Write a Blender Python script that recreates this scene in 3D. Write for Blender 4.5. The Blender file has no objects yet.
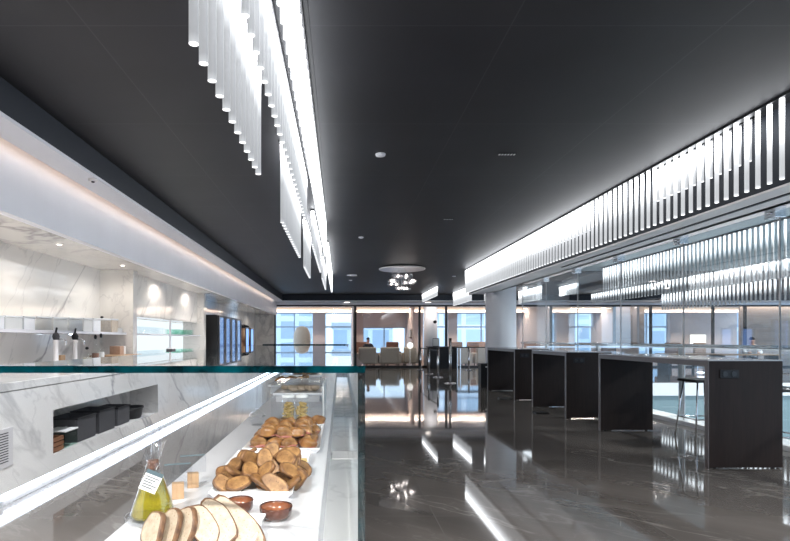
import bpy, bmesh, math, random
from mathutils import Vector, Matrix, Euler
random.seed(7)
ords_ = ['first', 'second', 'third']
PI = math.pi
sc = bpy.context.scene
col = sc.collection

# ------------------------------------------------------------------ camera
EYE, F = 1.31, 527.0
VX, VY = 340.0, 339.0
cd = bpy.data.cameras.new('camera'); cam = bpy.data.objects.new('camera', cd); col.objects.link(cam)
cam.location = (0, 0, EYE); cam.rotation_euler = (PI/2, 0, 0)
cd.sensor_width = 36.0; cd.lens = F*36/790
cd.shift_x = (395-VX)/790; cd.shift_y = (VY-270.5)/790
cd.clip_start = 0.05; cd.clip_end = 400
sc.camera = cam
# ------------------------------------------------------------------ world, exposure
w = bpy.data.worlds.new('world'); sc.world = w; w.use_nodes = True
bg = w.node_tree.nodes['Background']
bg.inputs[0].default_value = (0.60, 0.78, 1.0, 1); bg.inputs[1].default_value = 0.85
sc.view_settings.view_transform = 'Standard'; sc.view_settings.look = 'None'
sc.view_settings.exposure = 1.3; sc.view_settings.gamma = 1.0; sc.view_settings.use_curve_mapping = False
sc.cycles.transparent_max_bounces = 32
sc.cycles.max_bounces = 12
sc.cycles.sample_clamp_indirect = 6.0
sc.cycles.caustics_reflective = False; sc.cycles.caustics_refractive = False

def lamp(name, loc, size, power, color=(1, 1, 1), rot=(0, 0, 0), size_y=None, spread=PI):
    d = bpy.data.lights.new(name, 'AREA'); d.energy = power; d.color = color
    d.shape = 'RECTANGLE' if size_y else 'DISK'; d.size = size
    if size_y: d.size_y = size_y
    d.spread = spread
    o = bpy.data.objects.new(name, d); col.objects.link(o); o.location = loc; o.rotation_euler = rot
    return o

def spot(name, loc, power, angle, color=(1, 1, 1), rot=(0, 0, 0), size=0.06, blend=0.6):
    d = bpy.data.lights.new(name, 'SPOT'); d.energy = power; d.color = color; d.spot_size = angle; d.spot_blend = blend; d.shadow_soft_size = size
    o = bpy.data.objects.new(name, d); col.objects.link(o); o.location = loc; o.rotation_euler = rot; return o
# left niches: downlights in the marble soffit, plus added fill lamps
for y in (2.4, 4.3, 6.2, 8.0, 10.0, 12.0, 14.5, 17, 19.5, 22): spot('niche_downlight', (-3.3, y, 2.40), 7, math.radians(165), (1.0, 0.94, 0.87), size=0.03)
for k in range(9): spot('counter_fill', (-1.5, 0.6+2.4*k, 3.27), 170, math.radians(66), (0.98, 0.97, 1.0), (0, math.radians(23), 0), blend=0.8)  # added fill spots aimed at the counter front, no fittings modelled
lamp('shelf_fill', (-3.8, 4.0, 1.46), 0.05, 4.5, (1.0, 0.95, 0.88), (PI, 0, 0), 8.5)  # added upward lamp that brightens the marble underside
lamp('alcove_fill', (-3.45, 10.9, 1.72), 0.05, 1.2, (1.0, 0.95, 0.88), (PI, 0, 0), 4.0)  # added upward fill in front of the alcove marble
# cove behind the left lip: light on the fascia
lamp('fascia_cove', (-2.9, 11, 3.10), 0.06, 26, (1.0, 0.84, 0.76), (0, math.radians(-60), 0), 24)
# unseen fill spots added behind the viewer to brighten the hall
for x in (-1.4, 0.9, 3.0): spot('hall_fill', (x, -1.0, 3.27), 420, math.radians(160), (1.0, 0.97, 0.95))
# offices: warm strip in the window cove; added fill at the front and gallery
lamp('office_cove_light', (9.0, 27.8, 2.93), 25.5, 210, (1.0, 0.84, 0.70), size_y=0.08)
lamp('office_front_fill', (9.0, 24.75, 2.97), 25.5, 75, (1.0, 0.93, 0.87), size_y=0.06)  # added strip that brightens the sofas behind the glass
for x in (8.0, 12.5, 17.0):
    for y in (3, 8, 13, 19.5):
        if (x, y) != (12.5, 19.5): spot('gallery_fill', (x, y, 3.26), 260, math.radians(165), (1.0, 0.98, 0.95))  # added fill over the void, without fittings

# ------------------------------------------------------------------ materials
def new_mat(name):
    m = bpy.data.materials.new(name); m.use_nodes = True
    nt = m.node_tree
    return m, nt, nt.nodes['Principled BSDF']
def N(nt, t, **kw):
    n = nt.nodes.new(t)
    for k, v in kw.items(): setattr(n, k, v)
    return n
def ramp(nt, stops):
    r = N(nt, 'ShaderNodeValToRGB'); e = r.color_ramp.elements
    while len(e) < len(stops): e.new(0.5)
    for s, (p, c) in zip(e, stops):
        s.position = p; s.color = (*c, 1) if len(c) == 3 else c
    return r
def plain(name, c, rough=0.5, metal=0.0, spec=0.5, emis=None, es=0, noise=0.0, nscale=20, coat=0):
    m, nt, b = new_mat(name)
    b.inputs['Base Color'].default_value = (*c, 1)
    b.inputs['Roughness'].default_value = rough; b.inputs['Metallic'].default_value = metal
    b.inputs['Specular IOR Level'].default_value = spec
    b.inputs['Coat Weight'].default_value = coat
    if emis:
        b.inputs['Emission Color'].default_value = (*emis, 1); b.inputs['Emission Strength'].default_value = es
    if noise:
        tc = N(nt, 'ShaderNodeTexCoord'); n = N(nt, 'ShaderNodeTexNoise'); n.inputs['Scale'].default_value = nscale; n.inputs['Detail'].default_value = 5
        r = ramp(nt, [(0.3, tuple(max(0, x*(1-noise)) for x in c)), (0.7, tuple(min(1, x*(1+noise)) for x in c))])
        nt.links.new(tc.outputs['Object'], n.inputs['Vector']); nt.links.new(n.outputs[0], r.inputs[0]); nt.links.new(r.outputs[0], b.inputs['Base Color'])
    return m
def emitter(name, c, s):
    m, nt, b = new_mat(name); nt.nodes.remove(b)
    e = N(nt, 'ShaderNodeEmission'); e.inputs[0].default_value = (*c, 1); e.inputs[1].default_value = s
    nt.links.new(e.outputs[0], nt.nodes['Material Output'].inputs[0]); return m
def glass(name, tint=(1, 1, 1), f0=0.04, rough=0.0, gloss=(1, 1, 1), gain=0.96):
    """clear pane: see-through, mirror-like towards grazing angles"""
    m, nt, b = new_mat(name); nt.nodes.remove(b)
    t = N(nt, 'ShaderNodeBsdfTransparent'); t.inputs[0].default_value = (*tint, 1)
    g = N(nt, 'ShaderNodeBsdfGlossy'); g.inputs['Roughness'].default_value = rough; g.inputs[0].default_value = (*gloss, 1)
    lw = N(nt, 'ShaderNodeLayerWeight'); lw.inputs[0].default_value = 0.5
    p = N(nt, 'ShaderNodeMath', operation='POWER'); p.inputs[1].default_value = 5.0
    a = N(nt, 'ShaderNodeMath', operation='MULTIPLY_ADD'); a.inputs[1].default_value = gain; a.inputs[2].default_value = f0
    a.use_clamp = True
    mx = N(nt, 'ShaderNodeMixShader')
    nt.links.new(lw.outputs['Facing'], p.inputs[0]); nt.links.new(p.outputs[0], a.inputs[0]); nt.links.new(a.outputs[0], mx.inputs[0])
    nt.links.new(t.outputs[0], mx.inputs[1]); nt.links.new(g.outputs[0], mx.inputs[2])
    nt.links.new(mx.outputs[0], nt.nodes['Material Output'].inputs[0]); return m
def marble(name, base, vein, scale=1.0, rot=(0.6, 0.5, 0.4), rough=0.12, width=0.035, amount=0.9, soft=(0.86, 0.86, 0.86), stretch=(1, 1, 0.35), spec=0.5, tiles=None):
    m, nt, b = new_mat(name)
    tc = N(nt, 'ShaderNodeTexCoord'); mp = N(nt, 'ShaderNodeMapping')
    m0 = N(nt, 'ShaderNodeMapping'); m0.inputs['Rotation'].default_value = rot
    mp.inputs['Scale'].default_value = tuple(s*scale for s in stretch)
    nt.links.new(tc.outputs['Object'], m0.inputs[0]); nt.links.new(m0.outputs[0], mp.inputs[0])
    def veins(sc_, det, dist, wd, seed):
        n = N(nt, 'ShaderNodeTexNoise'); n.noise_dimensions = '4D'; n.inputs['W'].default_value = seed
        n.inputs['Scale'].default_value = sc_; n.inputs['Detail'].default_value = det; n.inputs['Distortion'].default_value = dist; n.inputs['Roughness'].default_value = 0.55
        s = N(nt, 'ShaderNodeMath', operation='SUBTRACT'); s.inputs[1].default_value = 0.5
        a = N(nt, 'ShaderNodeMath', operation='ABSOLUTE')
        r = ramp(nt, [(0.0, (1, 1, 1)), (wd, (0, 0, 0))])
        nt.links.new(mp.outputs[0], n.inputs['Vector']); nt.links.new(n.outputs[0], s.inputs[0]); nt.links.new(s.outputs[0], a.inputs[0]); nt.links.new(a.outputs[0], r.inputs[0])
        return r
    v1 = veins(1.3, 5, 0.7, width, 1.0); v2 = veins(3.1, 4, 0.4, width*0.6, 4.0)
    n3 = N(nt, 'ShaderNodeTexNoise'); n3.inputs['Scale'].default_value = 1.1; n3.inputs['Detail'].default_value = 4
    nt.links.new(mp.outputs[0], n3.inputs['Vector'])
    r3 = ramp(nt, [(0.35, base), (0.75, tuple(x*y for x, y in zip(base, soft)))])
    nt.links.new(n3.outputs[0], r3.inputs[0])
    # veins fade in and out
    n4 = N(nt, 'ShaderNodeTexNoise'); n4.inputs['Scale'].default_value = 0.9; nt.links.new(mp.outputs[0], n4.inputs['Vector'])
    r4 = ramp(nt, [(0.4, (0.1, 0.1, 0.1)), (0.62, (1, 1, 1))]); nt.links.new(n4.outputs[0], r4.inputs[0])
    mul = N(nt, 'ShaderNodeMath', operation='MULTIPLY'); nt.links.new(v1.outputs[0], mul.inputs[0]); nt.links.new(r4.outputs[0], mul.inputs[1])
    h = N(nt, 'ShaderNodeMath', operation='MULTIPLY'); h.inputs[1].default_value = 0.28; nt.links.new(v2.outputs[0], h.inputs[0])
    mxv = N(nt, 'ShaderNodeMath', operation='MAXIMUM'); nt.links.new(mul.outputs[0], mxv.inputs[0]); nt.links.new(h.outputs[0], mxv.inputs[1])
    am = N(nt, 'ShaderNodeMath', operation='MULTIPLY'); am.inputs[1].default_value = amount; nt.links.new(mxv.outputs[0], am.inputs[0])
    mix = N(nt, 'ShaderNodeMix', data_type='RGBA'); mix.inputs['B'].default_value = (*vein, 1)
    nt.links.new(am.outputs[0], mix.inputs['Factor']); nt.links.new(r3.outputs[0], mix.inputs['A'])
    out = mix.outputs['Result']
    if tiles:
        tw, th, ox, oy, seam = tiles
        mp2 = N(nt, 'ShaderNodeMapping'); mp2.inputs['Location'].default_value = (ox, oy, 0)
        nt.links.new(tc.outputs['Object'], mp2.inputs[0])
        br = N(nt, 'ShaderNodeTexBrick'); br.offset = 0.0; br.inputs['Scale'].default_value = 1.0
        br.inputs['Brick Width'].default_value = tw; br.inputs['Row Height'].default_value = th; br.inputs['Mortar Size'].default_value = 0.004; br.inputs['Mortar Smooth'].default_value = 0
        br.inputs['Color1'].default_value = (1, 1, 1, 1); br.inputs['Color2'].default_value = (0.86, 0.86, 0.86, 1)
        nt.links.new(mp2.outputs[0], br.inputs['Vector'])
        m1 = N(nt, 'ShaderNodeMix', data_type='RGBA', blend_type='MULTIPLY'); m1.inputs['Factor'].default_value = 1.0
        nt.links.new(out, m1.inputs['A']); nt.links.new(br.outputs['Color'], m1.inputs['B'])
        m2 = N(nt, 'ShaderNodeMix', data_type='RGBA'); m2.inputs['B'].default_value = (*seam, 1)
        nt.links.new(br.outputs['Fac'], m2.inputs['Factor']); nt.links.new(m1.outputs['Result'], m2.inputs['A'])
        out = m2.outputs['Result']
    nt.links.new(out, b.inputs['Base Color'])
    b.inputs['Roughness'].default_value = rough; b.inputs['Specular IOR Level'].default_value = spec
    return m
def ceiling_mat():
    m, nt, b = new_mat('charcoal_panel')
    tc = N(nt, 'ShaderNodeTexCoord'); sx = N(nt, 'ShaderNodeSeparateXYZ'); cx = N(nt, 'ShaderNodeCombineXYZ')
    ax = N(nt, 'ShaderNodeMath', operation='ADD'); ax.inputs[1].default_value = -3.33+15.2
    ay = N(nt, 'ShaderNodeMath', operation='ADD'); ay.inputs[1].default_value = 1.6+13.4
    nt.links.new(tc.outputs['Object'], sx.inputs[0]); nt.links.new(sx.outputs['Y'], ax.inputs[0]); nt.links.new(sx.outputs['X'], ay.inputs[0])
    nt.links.new(ax.outputs[0], cx.inputs[0]); nt.links.new(ay.outputs[0], cx.inputs[1])
    br = N(nt, 'ShaderNodeTexBrick'); br.offset = 0.0
    br.inputs['Scale'].default_value = 1.0; br.inputs['Brick Width'].default_value = 1.52; br.inputs['Row Height'].default_value = 1.34
    br.inputs['Mortar Size'].default_value = 0.005; br.inputs['Mortar Smooth'].default_value = 0.0
    br.inputs['Color1'].default_value = (0.022, 0.022, 0.026, 1); br.inputs['Color2'].default_value = (0.019, 0.019, 0.023, 1); br.inputs['Mortar'].default_value = (0.042, 0.042, 0.046, 1)
    nt.links.new(cx.outputs[0], br.inputs['Vector'])
    n = N(nt, 'ShaderNodeTexNoise'); n.inputs['Scale'].default_value = 1.2; n.inputs['Detail'].default_value = 6
    nt.links.new(tc.outputs['Object'], n.inputs['Vector'])
    r = ramp(nt, [(0.3, (0.8, 0.8, 0.8)), (0.7, (1.15, 1.15, 1.15))]); nt.links.new(n.outputs[0], r.inputs[0])
    mx = N(nt, 'ShaderNodeMix', data_type='RGBA', blend_type='MULTIPLY'); mx.inputs['Factor'].default_value = 1
    nt.links.new(br.outputs['Color'], mx.inputs['A']); nt.links.new(r.outputs[0], mx.inputs['B']); nt.links.new(mx.outputs['Result'], b.inputs['Base Color'])
    b.inputs['Roughness'].default_value = 0.5; b.inputs['Specular IOR Level'].default_value = 0.35
    return m
def wood(name, c1, c2, axis='z', scale=1.0, rough=0.45):
    m, nt, b = new_mat(name)
    tc = N(nt, 'ShaderNodeTexCoord'); mp = N(nt, 'ShaderNodeMapping')
    s = {'z': (14, 14, 0.8), 'x': (0.8, 14, 14), 'y': (14, 0.8, 14)}[axis]
    mp.inputs['Scale'].default_value = tuple(k*scale for k in s)
    n = N(nt, 'ShaderNodeTexNoise'); n.inputs['Scale'].default_value = 2.0; n.inputs['Detail'].default_value = 6; n.inputs['Distortion'].default_value = 0.4
    r = ramp(nt, [(0.3, c1), (0.7, c2)])
    nt.links.new(tc.outputs['Object'], mp.inputs[0]); nt.links.new(mp.outputs[0], n.inputs['Vector']); nt.links.new(n.outputs[0], r.inputs[0]); nt.links.new(r.outputs[0], b.inputs['Base Color'])
    b.inputs['Roughness'].default_value = rough; b.inputs['Specular IOR Level'].default_value = 0.2; return m
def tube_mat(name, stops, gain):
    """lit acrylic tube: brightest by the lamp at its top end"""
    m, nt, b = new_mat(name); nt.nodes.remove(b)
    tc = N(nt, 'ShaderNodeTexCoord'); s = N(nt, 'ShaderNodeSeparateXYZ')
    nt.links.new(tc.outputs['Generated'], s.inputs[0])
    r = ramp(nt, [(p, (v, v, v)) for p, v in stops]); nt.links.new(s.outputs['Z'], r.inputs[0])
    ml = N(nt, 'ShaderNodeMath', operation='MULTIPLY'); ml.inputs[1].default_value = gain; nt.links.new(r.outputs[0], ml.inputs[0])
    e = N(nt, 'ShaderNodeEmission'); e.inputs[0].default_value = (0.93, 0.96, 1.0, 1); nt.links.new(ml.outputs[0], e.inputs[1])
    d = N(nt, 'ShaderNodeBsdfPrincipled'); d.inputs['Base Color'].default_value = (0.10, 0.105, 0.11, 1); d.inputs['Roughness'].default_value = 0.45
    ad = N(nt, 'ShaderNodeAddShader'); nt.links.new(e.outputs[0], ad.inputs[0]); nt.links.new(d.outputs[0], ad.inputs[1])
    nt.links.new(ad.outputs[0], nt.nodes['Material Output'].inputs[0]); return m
def food(name, lo, hi, scale=40, rough=0.55, bump=0.3, specks=None):
    m, nt, b = new_mat(name)
    tc = N(nt, 'ShaderNodeTexCoord'); n = N(nt, 'ShaderNodeTexNoise'); n.inputs['Scale'].default_value = scale; n.inputs['Detail'].default_value = 6
    r = ramp(nt, [(0.32, lo), (0.68, hi)])
    nt.links.new(tc.outputs['Object'], n.inputs['Vector']); nt.links.new(n.outputs[0], r.inputs[0])
    out = r.outputs[0]
    if specks:
        v = N(nt, 'ShaderNodeTexVoronoi'); v.inputs['Scale'].default_value = specks[1]; nt.links.new(tc.outputs['Object'], v.inputs['Vector'])
        r2 = ramp(nt, [(specks[2], (1, 1, 1)), (specks[2]+0.08, (0, 0, 0))]); nt.links.new(v.outputs['Distance'], r2.inputs[0])
        mx = N(nt, 'ShaderNodeMix', data_type='RGBA'); mx.inputs['B'].default_value = (*specks[0], 1)
        nt.links.new(r2.outputs[0], mx.inputs['Factor']); nt.links.new(out, mx.inputs['A']); out = mx.outputs['Result']
    nt.links.new(out, b.inputs['Base Color'])
    bp = N(nt, 'ShaderNodeBump'); bp.inputs['Strength'].default_value = bump; bp.inputs['Distance'].default_value = 0.004
    nt.links.new(n.outputs[0], bp.inputs['Height']); nt.links.new(bp.outputs[0], b.inputs['Normal'])
    b.inputs['Roughness'].default_value = rough; return m
def facade(name, c1, c2, sx, sz):
    m, nt, b = new_mat(name)
    tc = N(nt, 'ShaderNodeTexCoord'); sp = N(nt, 'ShaderNodeSeparateXYZ'); cb = N(nt, 'ShaderNodeCombineXYZ')
    ad = N(nt, 'ShaderNodeMath', operation='ADD')
    nt.links.new(tc.outputs['Object'], sp.inputs[0]); nt.links.new(sp.outputs['X'], ad.inputs[0]); nt.links.new(sp.outputs['Y'], ad.inputs[1])
    nt.links.new(ad.outputs[0], cb.inputs[0]); nt.links.new(sp.outputs['Z'], cb.inputs[1])
    br = N(nt, 'ShaderNodeTexBrick'); br.offset = 0; br.inputs['Scale'].default_value = 1; br.inputs['Brick Width'].default_value = sx; br.inputs['Row Height'].default_value = sz
    br.inputs['Mortar Size'].default_value = 0.35; br.inputs['Color1'].default_value = (*c1, 1); br.inputs['Color2'].default_value = (*tuple(x*0.8 for x in c1), 1); br.inputs['Mortar'].default_value = (*c2, 1)
    nt.links.new(cb.outputs[0], br.inputs['Vector']); nt.links.new(br.outputs['Color'], b.inputs['Base Color']); b.inputs['Roughness'].default_value = 0.4
    return m

M = {}
M['ceil'] = ceiling_mat()
M['band'] = plain('charcoal_paint', (0.020, 0.024, 0.033), 0.55, spec=0.3)
M['white'] = plain('white_paint', (0.76, 0.76, 0.79), 0.5, noise=0.02, nscale=3)
M['void_ceiling'] = plain('blue_grey_paint', (0.20, 0.26, 0.29), 0.5)
M['header'] = plain('pale_grey_paint', (0.82, 0.79, 0.78), 0.45)
M['marble'] = marble('white_marble', (0.80, 0.79, 0.78), (0.26, 0.26, 0.28), 0.75, rot=(-0.85, 0.3, 0.3), rough=0.1, width=0.030, amount=0.75, soft=(0.9, 0.9, 0.91), stretch=(0.9, 1.3, 0.35))
M['marble_wall'] = marble('cream_marble', (0.80, 0.77, 0.73), (0.24, 0.22, 0.22), 0.62, rot=(0.75, 0.3, 0.3), rough=0.07, width=0.030, amount=0.8, soft=(0.88, 0.85, 0.82), stretch=(0.9, 1.3, 0.3))
M['floor'] = marble('dark_marble_floor', (0.120, 0.108, 0.100), (0.36, 0.34, 0.31), 0.55, rot=(0, 0, 0.7), rough=0.045, width=0.014, amount=0.6, soft=(1.7, 1.68, 1.66), stretch=(0.7, 2.2, 1), spec=0.75, tiles=(1.5, 1.5, 20.3, 20.1, (0.15, 0.14, 0.13)))
M['solid'] = plain('white_solid_surface', (0.62, 0.61, 0.63), 0.22)
M['glass'] = glass('clear_glass', (0.985, 0.995, 0.99))
M['case_glass'] = glass('display_glass', (0.975, 0.99, 0.988), 0.03)
M['wall_glass'] = glass('partition_glass', (0.93, 0.965, 0.98), 0.075)
M['office_glass'] = glass('office_glass', (0.96, 0.975, 0.985), 0.03)
M['edge'] = plain('teal_glass_edge', (0.0, 0.016, 0.021), 0.12, spec=0.25, noise=0.8, nscale=26)
M['cruet'] = glass('cruet_glass', (0.95, 0.96, 0.97), 0.09, 0.0)
M['acrylic'] = glass('acrylic', (0.95, 0.96, 0.97), 0.04, 0.05)
M['frost'] = plain('frosted_plastic', (0.75, 0.76, 0.77), 0.35)
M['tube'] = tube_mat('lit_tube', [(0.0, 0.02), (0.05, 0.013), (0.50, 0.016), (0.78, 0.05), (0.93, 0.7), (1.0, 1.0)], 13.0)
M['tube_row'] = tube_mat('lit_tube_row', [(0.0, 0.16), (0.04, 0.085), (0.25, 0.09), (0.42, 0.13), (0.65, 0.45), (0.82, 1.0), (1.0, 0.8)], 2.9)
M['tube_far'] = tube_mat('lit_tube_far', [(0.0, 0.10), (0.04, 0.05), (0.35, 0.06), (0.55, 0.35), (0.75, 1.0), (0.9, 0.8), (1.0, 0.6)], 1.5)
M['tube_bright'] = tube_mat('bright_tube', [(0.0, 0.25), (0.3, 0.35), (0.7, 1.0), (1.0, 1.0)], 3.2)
M['tube_cap'] = emitter('lit_cap', (0.95, 0.97, 1.0), 0.9)
M['led'] = emitter('cool_led', (0.72, 0.83, 1.0), 6.0)
M['warm'] = emitter('warm_led', (1.0, 0.72, 0.52), 2.2)
M['warm_soft'] = emitter('warm_cove', (1.0, 0.75, 0.55), 0.45)
M['cool'] = emitter('cool_shelf_light', (0.86, 0.95, 1.0), 0.45)
M['spot'] = emitter('downlight_glow', (1.0, 0.9, 0.8), 3.0)
M['wenge'] = wood('dark_stained_wood', (0.013, 0.008, 0.007), (0.020, 0.012, 0.010), 'z', 2.0, 0.55)
M['edging'] = plain('grey_edging', (0.10, 0.085, 0.085), 0.35)
M['ttop'] = plain('pale_table_laminate', (0.42, 0.43, 0.46), 0.12)
M['black'] = plain('black_plastic', (0.012, 0.012, 0.014), 0.45, spec=0.25)
M['blackmetal'] = plain('black_metal', (0.02, 0.02, 0.022), 0.35, 0.3)
M['grey'] = plain('grey_fabric', (0.05, 0.05, 0.056), 0.8, noise=0.2, nscale=90)
M['steel'] = plain('brushed_steel', (0.62, 0.63, 0.65), 0.22, 1.0)
M['chrome'] = plain('chrome', (0.8, 0.8, 0.82), 0.08, 1.0)
M['disc'] = plain('satin_disc', (0.62, 0.6, 0.6), 0.3, 0.6)
M['beige'] = plain('beige_upholstery', (0.55, 0.47, 0.38), 0.8, noise=0.12, nscale=40)
M['brown'] = plain('brown_leather', (0.20, 0.105, 0.075), 0.5, noise=0.15, nscale=30)
M['tan'] = plain('tan_upholstery', (0.38, 0.25, 0.18), 0.7, noise=0.1)
M['pink'] = plain('warm_pale_wall', (0.60, 0.50, 0.47), 0.7)
M['frame'] = plain('pale_window_frame', (0.42, 0.50, 0.60), 0.4)
M['blind'] = plain('roller_blind', (0.62, 0.58, 0.60), 0.8)
M['teal_panel'] = plain('teal_panel', (0.19, 0.27, 0.29), 0.25)
M['slab_white'] = plain('white_slab_edge', (0.72, 0.74, 0.76), 0.4)
M['oak'] = wood('pale_oak', (0.34, 0.21, 0.12), (0.44, 0.29, 0.17), 'z', 3, 0.55)
M['crate'] = wood('brown_crate_wood', (0.16, 0.07, 0.035), (0.27, 0.13, 0.07), 'y', 2, 0.6)
M['panel_wood'] = wood('wood_panelling', (0.36, 0.25, 0.19), (0.48, 0.35, 0.27), 'x', 0.5, 0.5)
M['ceramic'] = plain('white_ceramic', (0.86, 0.86, 0.88), 0.15, coat=0.3)
M['terra'] = plain('glazed_terracotta', (0.075, 0.024, 0.014), 0.2, noise=0.25, nscale=30, coat=0.5)
M['terra_in'] = plain('terracotta_glaze_inside', (0.18, 0.06, 0.026), 0.15, noise=0.3, nscale=40, coat=0.5)
M['crust'] = food('bread_crust', (0.06, 0.024, 0.010), (0.18, 0.085, 0.036), 60)
M['crumb'] = food('bread_crumb', (0.34, 0.255, 0.18), (0.45, 0.36, 0.27), 70, specks=((0.24, 0.16, 0.09), 140, 0.14))
M['toast'] = food('toasted_face', (0.16, 0.065, 0.018), (0.42, 0.23, 0.085), 28, specks=((0.10, 0.042, 0.012), 110, 0.14))
M['toast_edge'] = food('toasted_edge', (0.07, 0.028, 0.010), (0.22, 0.10, 0.035), 50)
M['roll'] = food('baked_roll', (0.16, 0.06, 0.018), (0.42, 0.21, 0.07), 16, rough=0.3, bump=0.2)
M['pastry'] = food('glazed_pastry', (0.11, 0.040, 0.014), (0.50, 0.28, 0.12), 22, rough=0.25, bump=0.4)
M['poppy'] = food('poppy_crust', (0.09, 0.05, 0.025), (0.20, 0.11, 0.05), 60, specks=((0.012, 0.012, 0.012), 190, 0.3))
M['ham'] = plain('pink_ham', (0.36, 0.13, 0.10), 0.35, noise=0.25, nscale=60)
M['cheese'] = plain('yellow_cheese', (0.78, 0.55, 0.16), 0.4)
M['lettuce'] = plain('green_leaf', (0.35, 0.42, 0.08), 0.5, noise=0.3, nscale=50)
M['cracker'] = food('yellow_cracker', (0.34, 0.22, 0.06), (0.52, 0.38, 0.15), 60)
M['cork'] = food('dark_cork', (0.10, 0.045, 0.03), (0.2, 0.09, 0.05), 80)
M['green_glass'] = glass('green_glass', (0.80, 0.95, 0.90), 0.05, 0.02)
M['thin_glass'] = glass('thin_drinking_glass', (0.96, 0.975, 0.98), 0.02, 0.0, gain=0.35)
M['blue_glass'] = plain('blue_lit_glass', (0.05, 0.08, 0.14), 0.06, spec=0.8, emis=(0.22, 0.42, 0.95), es=0.12)
M['fridge_in'] = plain('cabinet_blue_interior', (0.10, 0.13, 0.22), 0.3, emis=(0.30, 0.42, 0.85), es=0.12)
M['fridge_strip'] = emitter('blue_strip', (0.25, 0.45, 1.0), 0.7)
M['shirt_white'] = plain('white_shirt', (0.78, 0.79, 0.82), 0.8)
M['shirt_dark'] = plain('dark_jacket', (0.03, 0.032, 0.045), 0.8)
M['skin'] = plain('skin', (0.55, 0.33, 0.24), 0.5)
M['hair'] = plain('dark_hair', (0.02, 0.014, 0.012), 0.6)
M['lamp_glass'] = plain('white_lamp', (0.85, 0.83, 0.8), 0.3, emis=(1, 0.95, 0.88), es=0.5)
M['crystal'] = glass('blown_glass', (0.95, 0.95, 0.97), 0.10, 0.02)
M['bulb'] = emitter('chandelier_bulb', (1.0, 0.9, 0.82), 6.0)
M['paper'] = plain('paper', (0.62, 0.62, 0.60), 0.6)
M['teal_print'] = plain('teal_print', (0.035, 0.065, 0.08), 0.5)
M['ink'] = plain('grey_ink', (0.09, 0.09, 0.1), 0.6)
m_, nt_, b_ = new_mat('olive_oil'); b_.inputs['Base Color'].default_value = (0.62, 0.50, 0.012, 1); b_.inputs['Transmission Weight'].default_value = 0.75; b_.inputs['Roughness'].default_value = 0.05; b_.inputs['IOR'].default_value = 1.25
M['oil'] = m_
M['bld_a'] = facade('pale_facade', (0.58, 0.70, 0.82), (0.86, 0.92, 0.98), 3.2, 3.4)  # distance haze is put into both facade colours: pale, low contrast
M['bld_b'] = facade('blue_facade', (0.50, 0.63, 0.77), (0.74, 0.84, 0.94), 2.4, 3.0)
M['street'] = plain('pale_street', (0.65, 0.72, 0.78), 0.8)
def print_mat():
    m, nt, b = new_mat('food_photo_print')
    tc = N(nt, 'ShaderNodeTexCoord'); v = N(nt, 'ShaderNodeTexVoronoi'); v.inputs['Scale'].default_value = 3.5
    nt.links.new(tc.outputs['Object'], v.inputs['Vector'])
    r = ramp(nt, [(0.0, (0.75, 0.62, 0.48)), (0.35, (0.5, 0.3, 0.18)), (0.7, (0.12, 0.05, 0.03))])
    nt.links.new(v.outputs['Distance'], r.inputs[0]); nt.links.new(r.outputs[0], b.inputs['Base Color']); b.inputs['Roughness'].default_value = 0.3
    return m
M['print'] = print_mat()

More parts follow.
